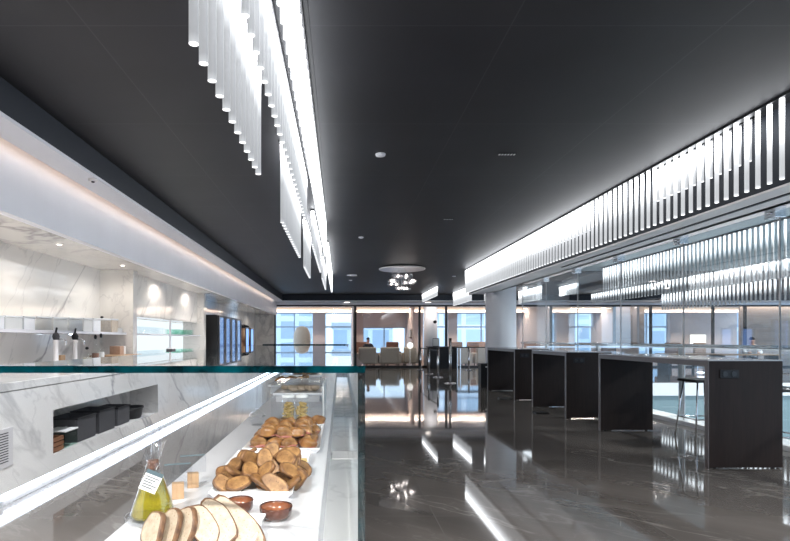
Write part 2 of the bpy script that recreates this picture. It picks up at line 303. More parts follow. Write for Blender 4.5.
# ------------------------------------------------------------------ mesh building
class MB:
    def __init__(s): s.bm = bmesh.new(); s.mi = 0
    def mat(s, i): s.mi = i; return s
    def _tag(s, fs, smooth=False):
        for f in fs: f.material_index = s.mi; f.smooth = smooth
    def box(s, x0, x1, y0, y1, z0, z1):
        v = [s.bm.verts.new(p) for p in ((x0,y0,z0),(x1,y0,z0),(x1,y1,z0),(x0,y1,z0),(x0,y0,z1),(x1,y0,z1),(x1,y1,z1),(x0,y1,z1))]
        fs = [s.bm.faces.new([v[i] for i in q]) for q in ((3,2,1,0),(4,5,6,7),(0,1,5,4),(1,2,6,5),(2,3,7,6),(3,0,4,7))]
        s._tag(fs); return fs
    def quad(s, *p):
        f = s.bm.faces.new([s.bm.verts.new(q) for q in p]); s._tag([f]); return f
    def prism(s, pts, z0, z1, axis='z'):
        def P(a, b, c): return {'z': (a, b, c), 'y': (a, c, b), 'x': (c, a, b)}[axis]
        lo = [s.bm.verts.new(P(a, b, z0)) for a, b in pts]; hi = [s.bm.verts.new(P(a, b, z1)) for a, b in pts]
        n = len(pts); fs = [s.bm.faces.new(lo[::-1]), s.bm.faces.new(hi)]
        fs += [s.bm.faces.new([lo[i], lo[(i+1) % n], hi[(i+1) % n], hi[i]]) for i in range(n)]
        s._tag(fs); return fs
    def lathe(s, prof, c=(0, 0, 0), seg=24, cap0=True, cap1=True, sx=1, sy=1):
        rings = []
        for r, z in prof:
            rings.append([s.bm.verts.new((c[0]+sx*r*math.cos(2*PI*k/seg), c[1]+sy*r*math.sin(2*PI*k/seg), c[2]+z)) for k in range(seg)])
        fs = []
        for a, b in zip(rings, rings[1:]):
            fs += [s.bm.faces.new([a[k], a[(k+1) % seg], b[(k+1) % seg], b[k]]) for k in range(seg)]
        s._tag(fs, True); cs = []
        if cap0: cs.append(s.bm.faces.new(rings[0][::-1]))
        if cap1: cs.append(s.bm.faces.new(rings[-1]))
        s._tag(cs); return fs+cs
    def tube(s, path, r, seg=8):
        P = [Vector(p) for p in path]; rr = r if isinstance(r, (list, tuple)) else [r]*len(P)
        rings = []; up = None
        for i, p in enumerate(P):
            d = (P[min(i+1, len(P)-1)]-P[max(i-1, 0)]).normalized()
            if up is None:
                up = Vector((0, 0, 1)) if abs(d.z) < 0.9 else Vector((1, 0, 0))
            a = d.cross(up).normalized(); b = a.cross(d).normalized(); up = b
            rings.append([s.bm.verts.new(p+(a*math.cos(2*PI*k/seg)+b*math.sin(2*PI*k/seg))*rr[i]) for k in range(seg)])
        fs = []
        for a, b in zip(rings, rings[1:]):
            fs += [s.bm.faces.new([a[k], a[(k+1) % seg], b[(k+1) % seg], b[k]]) for k in range(seg)]
        fs += [s.bm.faces.new(rings[0][::-1]), s.bm.faces.new(rings[-1])]
        s._tag(fs, True); return fs
    def blob(s, c, r, sub=3, jitter=0.0, seed=0, fn=None):
        d = bmesh.ops.create_icosphere(s.bm, subdivisions=sub, radius=1.0)
        rnd = random.Random(seed); ph = [rnd.uniform(0, 6.28) for _ in range(6)]
        for v in d['verts']:
            p = v.co.copy(); k = 1+jitter*(math.sin(3*p.x+ph[0])*math.cos(2.6*p.y+ph[1])+0.6*math.sin(5.2*p.z+ph[2]+2*p.x)+0.4*math.sin(8*p.y+ph[3]))
            q = Vector((p.x*r[0]*k, p.y*r[1]*k, p.z*r[2]*k))
            if fn: q = fn(p, q)
            v.co = q+Vector(c)
        fs = list({f for v in d['verts'] for f in v.link_faces}); s._tag(fs, True); return fs
    def build(s, name, mats, parent=None, loc=None, rot=None, bevel=0.0, seg=2, smooth=False):
        me = bpy.data.meshes.new(name); s.bm.normal_update()
        bmesh.ops.recalc_face_normals(s.bm, faces=s.bm.faces)
        s.bm.to_mesh(me); s.bm.free()
        for m in (mats if isinstance(mats, (list, tuple)) else [mats]): me.materials.append(m)
        o = bpy.data.objects.new(name, me); col.objects.link(o)
        if parent: o.parent = parent
        if loc: o.location = loc
        if rot: o.rotation_euler = rot
        if bevel:
            b = o.modifiers.new('bevel', 'BEVEL'); b.width = bevel; b.segments = seg; b.limit_method = 'ANGLE'; b.angle_limit = 0.8
        return o
def tag(o, label=None, cat=None, group=None, kind=None):
    if label: o['label'] = label
    if cat: o['category'] = cat
    if group: o['group'] = group
    if kind: o['kind'] = kind
    return o
def empty(name, loc, rz=0, label=None, cat=None, group=None, rot=None):
    o = bpy.data.objects.new(name, None); col.objects.link(o); o.empty_display_size = 0.1
    o.location = loc; o.rotation_euler = rot or (0, 0, rz); return tag(o, label, cat, group)
def copy_tree(o, parent=None):
    c = o.copy(); col.objects.link(c)
    if parent: c.parent = parent
    for ch in [k for k in list(bpy.data.objects) if k.parent == o]: copy_tree(ch, c)
    return c
def struct(name, m, boxes, label, cat, bevel=0):
    mb = MB()
    for b in boxes: mb.box(*b)
    return tag(mb.build(name, m, bevel=bevel), label, cat, kind='structure')
def boxpart(name, m, parent, *boxes, bevel=0.0):
    mb = MB()
    for b in boxes: mb.box(*b)
    return mb.build(name, m, parent, bevel=bevel)
def wx(px, Y): return (px-VX)*Y/F
def wz(py, Y): return EYE-(py-VY)*Y/F

# ================================================================== the room
CEIL, LIP = 3.29, 3.03
YB = 24.6            # office glass front
XG = 5.3             # right glass wall
struct('floor', M['floor'], [(-3.9, 5.6, -3, 16, -0.3, 0), (-3.9, 22, 16, 30, -0.3, 0)], 'polished dark grey marble floor with pale veins running through the room', 'floor')
struct('ceiling', M['ceil'], [(-2.56, 3.76, -3, 16, CEIL, CEIL+0.2), (-2.56, 22, 16, 23.5, CEIL, CEIL+0.2)], 'charcoal panelled ceiling', 'ceiling')
struct('trim_1', M['band'], [(-2.66, -2.56, -2, 23.6, LIP, CEIL+0.2), (-2.56, 22, 23.5, 23.6, LIP, CEIL+0.2)], 'dark band around the raised charcoal ceiling', 'trim')
struct('trim_2', M['white'], [(-2.84, -2.56, -2, 23.5, LIP-0.03, LIP), (-2.95, 22, 23.5, YB, LIP-0.03, LIP)], 'white ceiling lip round the dark ceiling', 'trim')
struct('trim_3', M['white'], [(-3.05, -2.95, -2, YB, 2.43, 3.5)], 'white fascia above the marble serving wall', 'trim')
struct('ceiling_2', M['white'], [(-3.05, -2.66, -2, YB, 3.5, 3.55)], 'white cove top above the left fascia', 'ceiling')
struct('ceiling_3', M['marble_wall'], [(-3.9, -2.951, -2, YB, 2.431, 2.5)], 'marble underside of the niche over the back counter', 'ceiling')
mb = MB(); mb.box(-2.845, -2.825, -2, 23.4, LIP, LIP+0.02)
tag(mb.build('cove_light_strip', M['warm']), 'warm light strip in the cove along the left white fascia', 'light strip')
# left wall: niche 1, pier, lit alcove, pier, machine bay
struct('wall_left', M['marble_wall'], [
    (-4.1, -3.9, -2, YB, 0, 2.5),
    (-3.9, -3.36, 8.56, 8.72, 0.97, 2.43), (-3.9, -3.36, 13.0, 13.2, 0.97, 2.43),
    (-3.9, -3.52, 8.72, 13.0, 1.70, 2.43),
    (-3.9, -3.05, 24.3, YB, 0, 2.43)], 'polished veined marble wall behind the serving counter', 'wall')
struct('wall_light_block', M['band'], [(-4.1, 5.6, -3.1, -3.0, 0, 3.5)], 'dark wall added behind the viewer to shut out light', 'wall')  # unseen wall added to keep sky light and haze off the front pane
# back counter with its niche
bc = empty('serving_counter', (-2.9, 10, 0), label='long white marble back counter with an open niche and glowing plinth', cat='counter')
CX0, CX1 = -3.9+2.9, -2.58+2.9
def L(x0, x1, y0, y1, z0, z1): return (x0, x1, y0-10, y1-10, z0, z1)
boxpart('body', M['marble'], bc,
        L(CX0, CX1-0.4, -2, 24.2, 0.12, 0.90),
        L(CX1-0.4, CX1, -2, 4.74, 0.12, 0.90), L(CX1-0.4, CX1, 7.47, 24.2, 0.12, 0.90),
        L(CX1-0.4, CX1, 4.74, 7.47, 0.12, 0.27), L(CX1-0.4, CX1, 4.74, 7.47, 0.67, 0.90))
boxpart('worktop', M['marble'], bc, L(CX0, CX1+0.006, -2, 24.2, 0.903, 0.97), bevel=0.004)
boxpart('plinth', M['header'], bc, L(CX0, CX1-0.06, -2, 24.2, 0.0, 0.12))
boxpart('plinth_light', M['led'], bc, L(CX1-0.06, CX1-0.045, -2, 24.2, 0.05, 0.115))
pn = boxpart('access_panel', M['solid'], bc, L(CX1, CX1+0.006, 3.3, 4.15, 0.32, 0.62), bevel=0.002)
mb = MB()
for k in range(12): mb.box(CX1+0.006, CX1+0.007, 3.86-10, 4.09-10, 0.36+k*0.02, 0.367+k*0.02)
mb.build('vent_slots', M['black'], pn)
mb = MB(); mb.box(CX1-0.045, CX1-0.038, 3.3-10, 4.1-10, 0.015, 0.055)
mb.build('plinth_vent', M['white'], bc)
# niche contents (in the counter)
NZ = 0.27
def tub(x, y, wd, dp, h, label, m='black'):
    t = empty('storage_tub', (x, y, NZ), label=label, cat='tub', group='black tubs in the counter niche')
    mb = MB(); r = 0.014
    mb.box(-wd/2, wd/2, -dp/2, dp/2, 0, 0.012)
    for a in ((-wd/2, -wd/2+r, -dp/2, dp/2), (wd/2-r, wd/2, -dp/2, dp/2), (-wd/2+r, wd/2-r, -dp/2, -dp/2+r), (-wd/2+r, wd/2-r, dp/2-r, dp/2)): mb.box(*a, 0.012, h)
    mb.build('body', M['grey'], t, bevel=0.006)
    boxpart('rim', M['black'], t, (-wd/2-0.008, wd/2+0.008, -dp/2-0.008, -dp/2+0.004, h-0.015, h), (-wd/2-0.008, wd/2+0.008, dp/2-0.004, dp/2+0.008, h-0.015, h), (-wd/2-0.008, -wd/2+0.004, -dp/2, dp/2, h-0.015, h), (wd/2-0.004, wd/2+0.008, -dp/2, dp/2, h-0.015, h))
tub(-2.78, 5.48, 0.30, 0.40, 0.245, 'nearest and largest black storage tub in the marble niche')
tub(-2.79, 5.97, 0.31, 0.40, 0.25, 'middle black storage tub in the marble niche')
tub(-2.79, 6.46, 0.28, 0.36, 0.22, 'farthest black storage tub in the marble niche')
t = empty('serving_tray', (-2.76, 6.96, NZ), label='flat black tray beside the far end of the black tubs', cat='tray')
mb = MB(); mb.lathe([(0.17, 0), (0.2, 0.12), (0.215, 0.125), (0.215, 0.145), (0.2, 0.145), (0.18, 0.03)], sx=0.7); mb.build('body', M['black'], t)
t = empty('glass_container', (-2.71, 5.125, NZ), label='pale green glass container in the niche before the black tubs', cat='container')
boxpart('body', M['green_glass'], t, (-0.10, 0.10, -0.12, 0.12, 0.0, 0.15), bevel=0.01)
boxpart('lid', M['frost'], t, (-0.105, 0.105, -0.125, 0.125, 0.15, 0.165), bevel=0.004)
t = empty('wooden_crate', (-2.68, 4.86, NZ), label='small brown slatted wooden crate at the near end of the niche', cat='crate')
boxpart('slats', M['crate'], t, *[(-0.08, 0.08, -0.11, -0.098, 0.01+k*0.045, 0.045+k*0.045) for k in range(3)], *[(-0.08, 0.08, 0.098, 0.11, 0.01+k*0.045, 0.045+k*0.045) for k in range(3)],
        *[(0.068, 0.08, -0.11, 0.11, 0.01+k*0.045, 0.045+k*0.045) for k in range(3)], *[(-0.08, -0.068, -0.11, 0.11, 0.01+k*0.045, 0.045+k*0.045) for k in range(3)])
boxpart('base', M['crate'], t, (-0.068, 0.068, -0.098, 0.098, 0.0, 0.012))

# ------------------------------------------------------------------ wall shelf and the things on it
WT = 0.97
t = empty('wall_shelf', (-3.7, 4, 1.38), label='long white shelf with lights underneath in the near marble niche', cat='shelf')
boxpart('board', M['solid'], t, (-0.2, 0.24, -5, 4.54, 0, 0.035))
for y in (-1.2, 1.0, 3.2): boxpart('under_light', M['led'], t, (0.0, 0.05, y, y+0.05, -0.012, 0))
SH = 1.415
shelf_boxes = [(-4, 5, 'frost'), (5, 23, 'paper'), (24, 35.5, 'frost'), (37, 52, 'acrylic'), (53.5, 68, 'paper'), (69.5, 82.5, 'acrylic'), (83.5, 92.5, 'paper'), (93.5, 101, 'frost'), (102, 111, 'acrylic'), (112, 118.5, 'beige')]
names = ['grey lidded box at the near end of the white shelf', 'wide white box second along the near shelf', 'plain frosted box third along the near shelf', 'clear box fourth along the near shelf',
         'white box fifth along the near shelf, above the near tap', 'clear box sixth along the near shelf, above the far tap', 'white box seventh along the near shelf', 'frosted box eighth along the near shelf', 'clear box with a black knob on the near shelf', 'cream box near the far end of the near shelf']
for (a, b, m), nm in zip(shelf_boxes, names):
    Xf = -3.52
    y0 = -Xf*F/(VX-a); y1 = -Xf*F/(VX-b)
    h = 13.5*(y0+y1)/2/F
    t = empty('storage_box', (Xf-0.12, (y0+y1)/2, SH), label=nm, cat='box', group='boxes on the near wall shelf')
    d = (y1-y0)/2-0.004
    boxpart('body', M[m], t, (-0.12, 0.12, -d, d, 0, h*0.88), bevel=0.008)
    boxpart('lid', M['frost'], t, (-0.124, 0.124, -d, d, h*0.88, h), bevel=0.005)
    if 'knob' in nm:
        mb = MB(); mb.lathe([(0.008, 0), (0.022, 0.01), (0.022, 0.03), (0.01, 0.036)], (0.05, 0, h)); mb.build('knob', M['black'], t)
t = empty('paper_stack', (-3.64, 8.43, SH), label='low stack of cream paper at the far end of the near shelf', cat='paper')
boxpart('sheets', M['paper'], t, (-0.12, 0.12, -0.1, 0.1, 0, 0.07), bevel=0.004)
def tap(px, label):
    X = -3.45; Y = -X*F/(VX-px)
    t = empty('drinks_tap', (X, Y, WT), label=label, cat='tap', group='drinks taps on the back counter')
    mb = MB(); mb.lathe([(0.05, 0), (0.05, 0.012), (0.028, 0.02), (0.028, 0.30), (0.034, 0.305), (0.034, 0.33)]); mb.build('column', M['header'], t)
    mb = MB(); mb.blob((0, 0, 0.37), (0.042, 0.042, 0.055), 2); mb.build('head', M['black' if px > 60 else 'grey'], t)
    mb = MB(); mb.tube([(0.02, 0, 0.33), (0.09, 0, 0.34), (0.12, 0, 0.30), (0.12, 0, 0.26)], 0.011); mb.build('spout', M['steel'], t)
    mb = MB(); mb.tube([(0, 0, 0.42), (0.01, 0, 0.48)], 0.012); mb.build('lever', M['black'], t)
tap(56, 'steel drinks tap with a grey head on the back counter, nearer of two')
tap(75, 'steel drinks tap with a black head on the back counter, farther of two')
t = empty('wood_block', (-3.45, -(-3.45)*F/(VX-61), WT), label='small wooden block beside the nearer drinks tap', cat='block')
boxpart('body', M['oak'], t, (-0.03, 0.03, -0.05, 0.05, 0, 0.14), bevel=0.004)
def jar_at(px, X, r, h, label, m='glass', inner=None, base=WT):
    Y = -X*F/(VX-px)
    t = empty('glass_cruet', (X, Y, base), label=label, cat='jar')
    mb = MB(); mb.lathe([(r, 0), (r, h*0.55), (r*0.45, h*0.72), (r*0.45, h*0.95), (r*0.6, h)], seg=16); mb.build('body', M[m], t)
    mb = MB(); mb.lathe([(r*0.9, 0.004), (r*0.9, h*0.4), (r*0.8, h*0.42)], seg=16); mb.build('contents', M[inner or 'oil'], t)
    mb = MB(); mb.blob((0, 0, h*1.08), (r*0.4, r*0.4, h*0.1), 2); mb.build('stopper', M['black'], t)
jar_at(87, -3.4, 0.06, 0.2, 'round jar of golden contents on the back counter', inner='oil')
jar_at(95.5, -3.45, 0.05, 0.34, 'clear cruet with dark contents on the back counter', inner='cork')
jar_at(101, -3.45, 0.05, 0.36, 'clear cruet with pale contents on the back counter', inner='paper')
t = empty('serving_board', (-3.45, 8.09, WT+0.03), label='pale raised serving board at the far end of the near niche', cat='board')
boxpart('board', M['oak'], t, (-0.2, 0.25, -0.42, 0.42, 0.05, 0.07), bevel=0.004)
for y in (-0.36, 0.33): boxpart('foot', M['solid'], t, (-0.15, 0.2, y, y+0.03, -0.03, 0.05))
t = empty('card_box', (-3.45, 8.2, WT+0.1), label='small grey-brown box on the pale raised serving board', cat='box')
boxpart('body', M['tan'], t, (-0.08, 0.08, -0.13, 0.02, 0, 0.13), bevel=0.004)
boxpart('sleeve', M['paper'], t, (-0.08, 0.08, 0.02, 0.1, 0, 0.13), bevel=0.004)
# lit alcove with glass shelf
al = empty('lit_alcove_shelving', (-3.6, 10.9, WT), label='brightly lit white shelving alcove between the marble piers', cat='shelving')
boxpart('back_light', M['cool'], al, (-0.29, -0.27, -2.17, 2.09, 0.02, 0.72))
boxpart('shelf', M['solid'], al, (-0.27, 0.16, -2.17, 2.09, 0.41, 0.435))
boxpart('divider', M['solid'], al, (0.12, 0.15, -0.16, -0.13, 0.435, 0.72), (0.12, 0.15, -0.16, -0.13, 0.0, 0.41))
proto = None; i = 0
for zb, rows in ((WT+0.437, 2), (WT+0.003, 2)):
    for r in range(rows):
        for k in range(13):
            y = 8.95+k*0.13
            if proto is None:
                proto = mb = MB(); mb.lathe([(0.032, 0), (0.04, 0.06), (0.037, 0.125)], seg=12, cap1=False); proto = mb.build('drinking_glass', M['thin_glass'])
                o = proto
            else: o = copy_tree(proto)
            o.location = (-3.52-0.12*r, y, zb)
            up = 'upper' if zb > 1.2 else 'lower'
            tag(o, f'clear glass tumbler in the {"front" if r == 0 else "back"} row on the {up} level of the lit alcove', 'glass', f'tumblers in the lit alcove, {up} level, {"front" if r == 0 else "back"} row')
for lev, zb in (('upper', WT+0.437), ('lower', WT+0.003)):
    for k in range(3):
        t = empty('plate_stack', (-3.6, 11.35+k*0.5, zb), label=f'stack of green glass plates, {("nearest", "middle", "farthest")[k]} of three on the {lev} alcove level', cat='plates', group='green glass plate stacks in the alcove')
        for q in range(5):
            mb = MB(); mb.lathe([(0.11, 0), (0.17, 0.018), (0.165, 0.022), (0.1, 0.008)], (0, 0, q*0.022), seg=20); mb.build('plate', M['green_glass'], t)
t = empty('grey_caddy', (-3.40, 10.6, WT), label='small grey caddy on the lower alcove level beside the divider', cat='caddy')
boxpart('body', M['grey'], t, (-0.06, 0.06, -0.11, 0.11, 0, 0.14), bevel=0.006); boxpart('lid', M['header'], t, (-0.064, 0.064, -0.114, 0.114, 0.14, 0.16), bevel=0.004)
# chilled cabinet
fr = empty('wine_cabinet', (-3.5, 15.2, WT), label='tall black glass-fronted chiller cabinet with blue-lit doors on back counter', cat='fridge')
boxpart('body', M['blackmetal'], fr, (-0.35, 0.32, -1.6, 1.65, 0, 0.03), (-0.35, 0.32, -1.6, 1.65, 0.93, 0.97), (-0.35, 0.34, -1.6, -1.55, 0.03, 0.93), (-0.35, 0.32, 1.6, 1.65, 0.03, 0.93), (-0.37, -0.35, -1.6, 1.65, 0, 0.97))
boxpart('interior', M['fridge_in'], fr, (-0.35, -0.05, -1.55, 1.6, 0.03, 0.93))
for k in range(4):
    y0 = -1.55+k*0.7875; y1 = y0+0.7875
    d = boxpart('door', M['blackmetal'], fr, (0.32, 0.36, y0+0.01, y0+0.16, 0.02, 0.95), (0.32, 0.36, y1-0.12, y1-0.01, 0.02, 0.95), (0.32, 0.36, y0+0.06, y1-0.06, 0.02, 0.06), (0.32, 0.36, y0+0.06, y1-0.06, 0.91, 0.95))
    boxpart('pane', M['blue_glass'], d, (0.33, 0.345, y0+0.16, y1-0.12, 0.06, 0.91))
    boxpart('light_strip', M['fridge_strip'], d, (0.346, 0.35, y0+0.18, y0+0.22, 0.08, 0.89))
for k, lab in enumerate(('nearer coffee machine with a food photo panel and black hoppers', 'farther coffee machine with a food photo panel and black hoppers')):
    y = 17.75+k*0.95
    t = empty('coffee_machine', (-3.42, y, WT), label=lab, cat='coffee machine', group='coffee machines beyond the chiller')
    boxpart('body', M['blackmetal'], t, (-0.3, 0.3, -0.3, 0.3, 0.0, 0.74), bevel=0.012)
    boxpart('side_print', M['print'], t, (-0.28, 0.28, -0.304, -0.3, 0.05, 0.70))
    boxpart('screen', M['fridge_strip'], t, (0.3, 0.306, -0.2, 0.2, 0.12, 0.68))
    boxpart('drip_tray', M['steel'], t, (0.3, 0.36, -0.2, 0.2, 0.0, 0.03))
    mb = MB(); mb.lathe([(0.2, 0), (0.19, 0.05), (0.12, 0.1), (0.03, 0.12)], (0.0, 0, 0.74)); mb.build('hopper', M['black'], t)

# ================================================================== glass display cases and the counter beneath
ct = empty('buffet_counter', (-0.24, 4.6, 0), label='white buffet counter with marble ledge under the glass cases', cat='counter')
boxpart('body', M['marble'], ct, (-0.26, 0.285, -3.68, 3.6, 0, 0.69))
boxpart('marble_ledge', M['marble'], ct, (-0.30, 0.288, -3.69, 3.62, 0.69, 0.71), bevel=0.003)
boxpart('platform', M['solid'], ct, (-0.30, 0.19, -3.64, 3.4, 0.71, 0.85), bevel=0.004)
boxpart('ledge_strip', M['header'], ct, (0.20, 0.278, -1.97, -1.80, 0.71, 0.714))  # flat pale strip laid across the marble ledge
def case(name, y0, y1, label, zt=1.264):
    x0, x1 = -0.6, 0.043; g = 0.012
    c = empty(name, ((x0+x1)/2, (y0+y1)/2, 0.71), label=label, cat='display case', group='glass display cases on the buffet counter')
    cx, cy = (x0+x1)/2, (y0+y1)/2
    def pane(nm, bx, thin):
        mb = MB(); fs = mb.box(bx[0]-cx, bx[1]-cx, bx[2]-cy, bx[3]-cy, bx[4]-0.71, bx[5]-0.71)
        for f in fs:
            n = f.normal if f.normal.length else None
        mb.bm.normal_update()
        for f in fs:
            ax = max(range(3), key=lambda i: abs(f.normal[i]))
            f.material_index = 0 if ax == thin else 1
        return mb.build(nm, [M['case_glass'], M['edge']], c)
    pane('top_pane', (x0, x1, y0, y1, zt-g, zt), 2)
    pane('end_pane', (x0, x1, y0, y0+g, 0.712, zt-g), 1)
    pane('customer_side_pane', (x1-g, x1, y0+g, y1, 0.712, zt-g), 0)
    return c
case('glass_display_case', 0.9, 4.03, 'nearest glass display case with thick teal edges holding bread and pastries')
case('glass_display_case', 4.08, 8.1, 'far glass display case behind the nearest one on the buffet counter', 1.270)

CT = 0.85
def onct(px, py):
    Y = (EYE-CT)*F/(py-VY); return (px-VX)*Y/F, Y
# plates
def plate(x0, x1, y0, y1, label, name='serving_platter'):
    t = empty(name, ((x0+x1)/2, (y0+y1)/2, CT), label=label, cat='platter', group='white platters in the nearest case')
    a, b = (x1-x0)/2, (y1-y0)/2
    mb = MB()
    prof = [(0.86, 0.86, 0.0), (0.9, 0.9, 0.006), (1.0, 1.0, 0.020), (1.0, 1.0, 0.025), (0.985, 0.985, 0.025), (0.88, 0.88, 0.011)]
    rings = []
    for px_, py_, z in prof:
        ox = a-(1-px_)*0.12; oy = b-(1-py_)*0.12
        rings.append([mb.bm.verts.new(q) for q in ((-ox, -oy, z), (ox, -oy, z), (ox, oy, z), (-ox, oy, z))])
    for r0, r1 in zip(rings, rings[1:]):
        for k in range(4): mb.bm.faces.new([r0[k], r0[(k+1) % 4], r1[(k+1) % 4], r1[k]])
    mb.bm.faces.new(rings[0][::-1]); mb.bm.faces.new(rings[-1])
    mb.build('dish', M['ceramic'], t, bevel=0.003)
    return t
plate(-0.45, -0.185, 1.06, 1.315, 'white square platter under the sliced loaf at the front')
plate(-0.375, -0.135, 1.50, 1.83, 'white platter heaped with toasted bread slices')
plate(-0.40, -0.11, 1.84, 2.06, 'nearly empty white platter holding one filled roll')
plate(-0.39, -0.08, 2.10, 2.78, 'long white platter heaped with small filled pastries')

# bread slices
def slice_mesh(seed, L_, W_, T_):
    rnd = random.Random(seed); n = 22; pts = []
    for k in range(n):
        a = 2*PI*k/n; sgn = math.cos(a)
        r = 1+0.05*math.sin(3*a+seed)+0.03*math.sin(5*a+2*seed)
        x = L_/2*math.copysign(abs(math.cos(a))**0.85, math.cos(a))*r; y = W_/2*math.copysign(abs(math.sin(a))**0.8, math.sin(a))*r
        pts.append((x, y))
    return pts
def bread_slice(seed, L_, W_, T_, name, mats, parent=None, rim=0.9):
    mb = MB(); pts = slice_mesh(seed, L_, W_, T_)
    rings = []
    for z, k in ((0, 0.97), (T_*0.25, 1.0), (T_*0.75, 1.0), (T_, 0.97)):
        rings.append([mb.bm.verts.new((x*k, y*k, z)) for x, y in pts])
    n = len(pts); mb.mat(1)
    for a, b in zip(rings, rings[1:]):
        fs = [mb.bm.faces.new([a[k], a[(k+1) % n], b[(k+1) % n], b[k]]) for k in range(n)]; mb._tag(fs, True)
    mb.mat(0)
    for ring, z, rev in ((rings[0], 0, True), (rings[-1], T_, False)):
        inner = [mb.bm.verts.new((x*rim, y*rim, z)) for x, y in pts]
        mb.mat(1); fs = [mb.bm.faces.new([ring[k], ring[(k+1) % n], inner[(k+1) % n], inner[k]]) for k in range(n)]; mb._tag(fs, True)
        mb.mat(0); f = mb.bm.faces.new(inner[::-1] if rev else inner); mb._tag([f])
    return mb.build(name, mats, parent)
ords = ['first', 'second', 'third', 'fourth', 'fifth', 'sixth', 'seventh', 'eighth', 'ninth', 'tenth']
bread = [  # px, py of the slice centre, depth, length, width, lean of the long axis
    (156, 531, 1.16, 0.082, 0.062, 4, 0), (173, 528, 1.175, 0.085, 0.062, 8, 0), (188, 527, 1.18, 0.09, 0.062, 14, 0), (203, 527, 1.185, 0.115, 0.058, 36, 0),
    (219, 523, 1.195, 0.125, 0.06, 34, 0), (238, 525, 1.205, 0.165, 0.066, 46, 0)]
for k, (px, py, Y, L_, W_, tl, yaw) in enumerate(bread):
    X, Z = wx(px, Y), wz(py, Y)
    o = bread_slice(k+3, L_, W_, 0.014, 'bread_slice', [M['crumb'], M['crust']])
    n = Vector(((-0.55, -0.7, 0.4) if k < 3 else (0.1, -0.72, 0.62))).normalized()      # the cut face
    u = Vector((-math.sin(math.radians(tl)), 0.25, math.cos(math.radians(tl)))); u = (u-n*u.dot(n)).normalized()   # the long axis
    v = n.cross(u)
    o.matrix_world = Matrix.Translation((X, Y, Z)) @ Matrix((u, v, n)).transposed().to_4x4()
    tag(o, f'cut slice of crusty white bread on the front platter, {ords[k]} from the oil cruet', 'bread', 'slices of the cut loaf')
# terracotta bowls
def bowl(px, py, r, label):
    X, Y = onct(px, py)
    t = empty('terracotta_bowl', (X, Y, CT), label=label, cat='bowl', group='terracotta bowls')
    mb = MB(); mb.lathe([(r*0.72, 0), (r*0.95, 0.012), (r, 0.032), (r*0.97, 0.034), (r*0.92, 0.03)], cap1=False, seg=32)
    mb.mat(1); mb.lathe([(r*0.92, 0.03), (r*0.88, 0.016), (r*0.6, 0.009), (0.001, 0.008)], cap0=False, cap1=False, seg=32)
    mb.build('dish', [M['terra'], M['terra_in']], t)
bowl(276, 518.5, 0.0425, 'brown glazed terracotta bowl to the right, beside the front platter corner')
bowl(240, 512, 0.036, 'brown glazed terracotta bowl half hidden behind the sliced bread')

# toasted bread heap
tproto = [bread_slice(20+k, 0.070+0.008*k, 0.050, 0.012, 'toasted_bread_slice', [M['toast'], M['toast_edge']], rim=0.84) for k in range(4)]
rnd = random.Random(11); cnt = 0
layers = [(0.862, [(-0.345+0.052*i, 1.555+0.062*j) for j in range(4) for i in range(5) if not (j == 3 and i == 0)]),
          (0.888, [(-0.325+0.055*i, 1.60+0.065*j) for j in range(3) for i in range(4)]),
          (0.912, [(-0.29+0.06*i, 1.66+0.07*j) for j in range(2) for i in range(3)])]
where = {0: 'bottom', 1: 'middle', 2: 'top'}
for li, (z, pts) in enumerate(layers):
    for (x, y) in pts:
        src = tproto[cnt % 4]
        o = src if cnt < 4 else src.copy()
        if cnt >= 4: col.objects.link(o)
        tx = rnd.uniform(0.3, 1.45); yaw = rnd.uniform(-1.3, 1.3)
        o.rotation_euler = (Euler((0, 0, yaw)).to_matrix() @ Euler((tx, rnd.uniform(-0.6, 0.6), 0)).to_matrix() @ Euler((0, 0, rnd.uniform(-1.2, 1.2))).to_matrix()).to_euler()
        o.location = (x+rnd.uniform(-0.01, 0.01), y+rnd.uniform(-0.01, 0.01), z+0.018)
        tag(o, f'toasted bread slice in the {where[li]} layer of the heap on the second platter', 'toast', f'toasted slices in the {where[li]} layer of the heap')
        cnt += 1
# filled roll
X, Y = onct(288, 471); t = empty('filled_roll', (X, Y+0.03, CT+0.011), label='single round bread roll with filling on the nearly empty platter', cat='sandwich')
def dome(p, q): return Vector((q.x, q.y, q.z if p.z > 0 else q.z*0.25))
mb = MB(); mb.blob((0, 0, 0.032), (0.046, 0.044, 0.036), 3, 0.02, 3, dome); mb.build('top_bun', M['roll'], t)
mb = MB(); mb.blob((0, 0, 0.008), (0.044, 0.042, 0.010), 3, 0.02, 4); mb.build('bottom_bun', M['roll'], t)
mb = MB(); mb.lathe([(0.044, 0), (0.046, 0.004), (0.044, 0.007)], (0, 0, 0.016), seg=20); mb.build('ham', M['ham'], t)
mb = MB(); mb.quad((0.02, -0.03, 0.023), (0.068, -0.022, 0.022), (0.062, 0.012, 0.024), (0.02, 0.02, 0.023)); o = mb.build('cheese', M['cheese'], t)
s_ = o.modifiers.new('thick', 'SOLIDIFY'); s_.thickness = 0.003
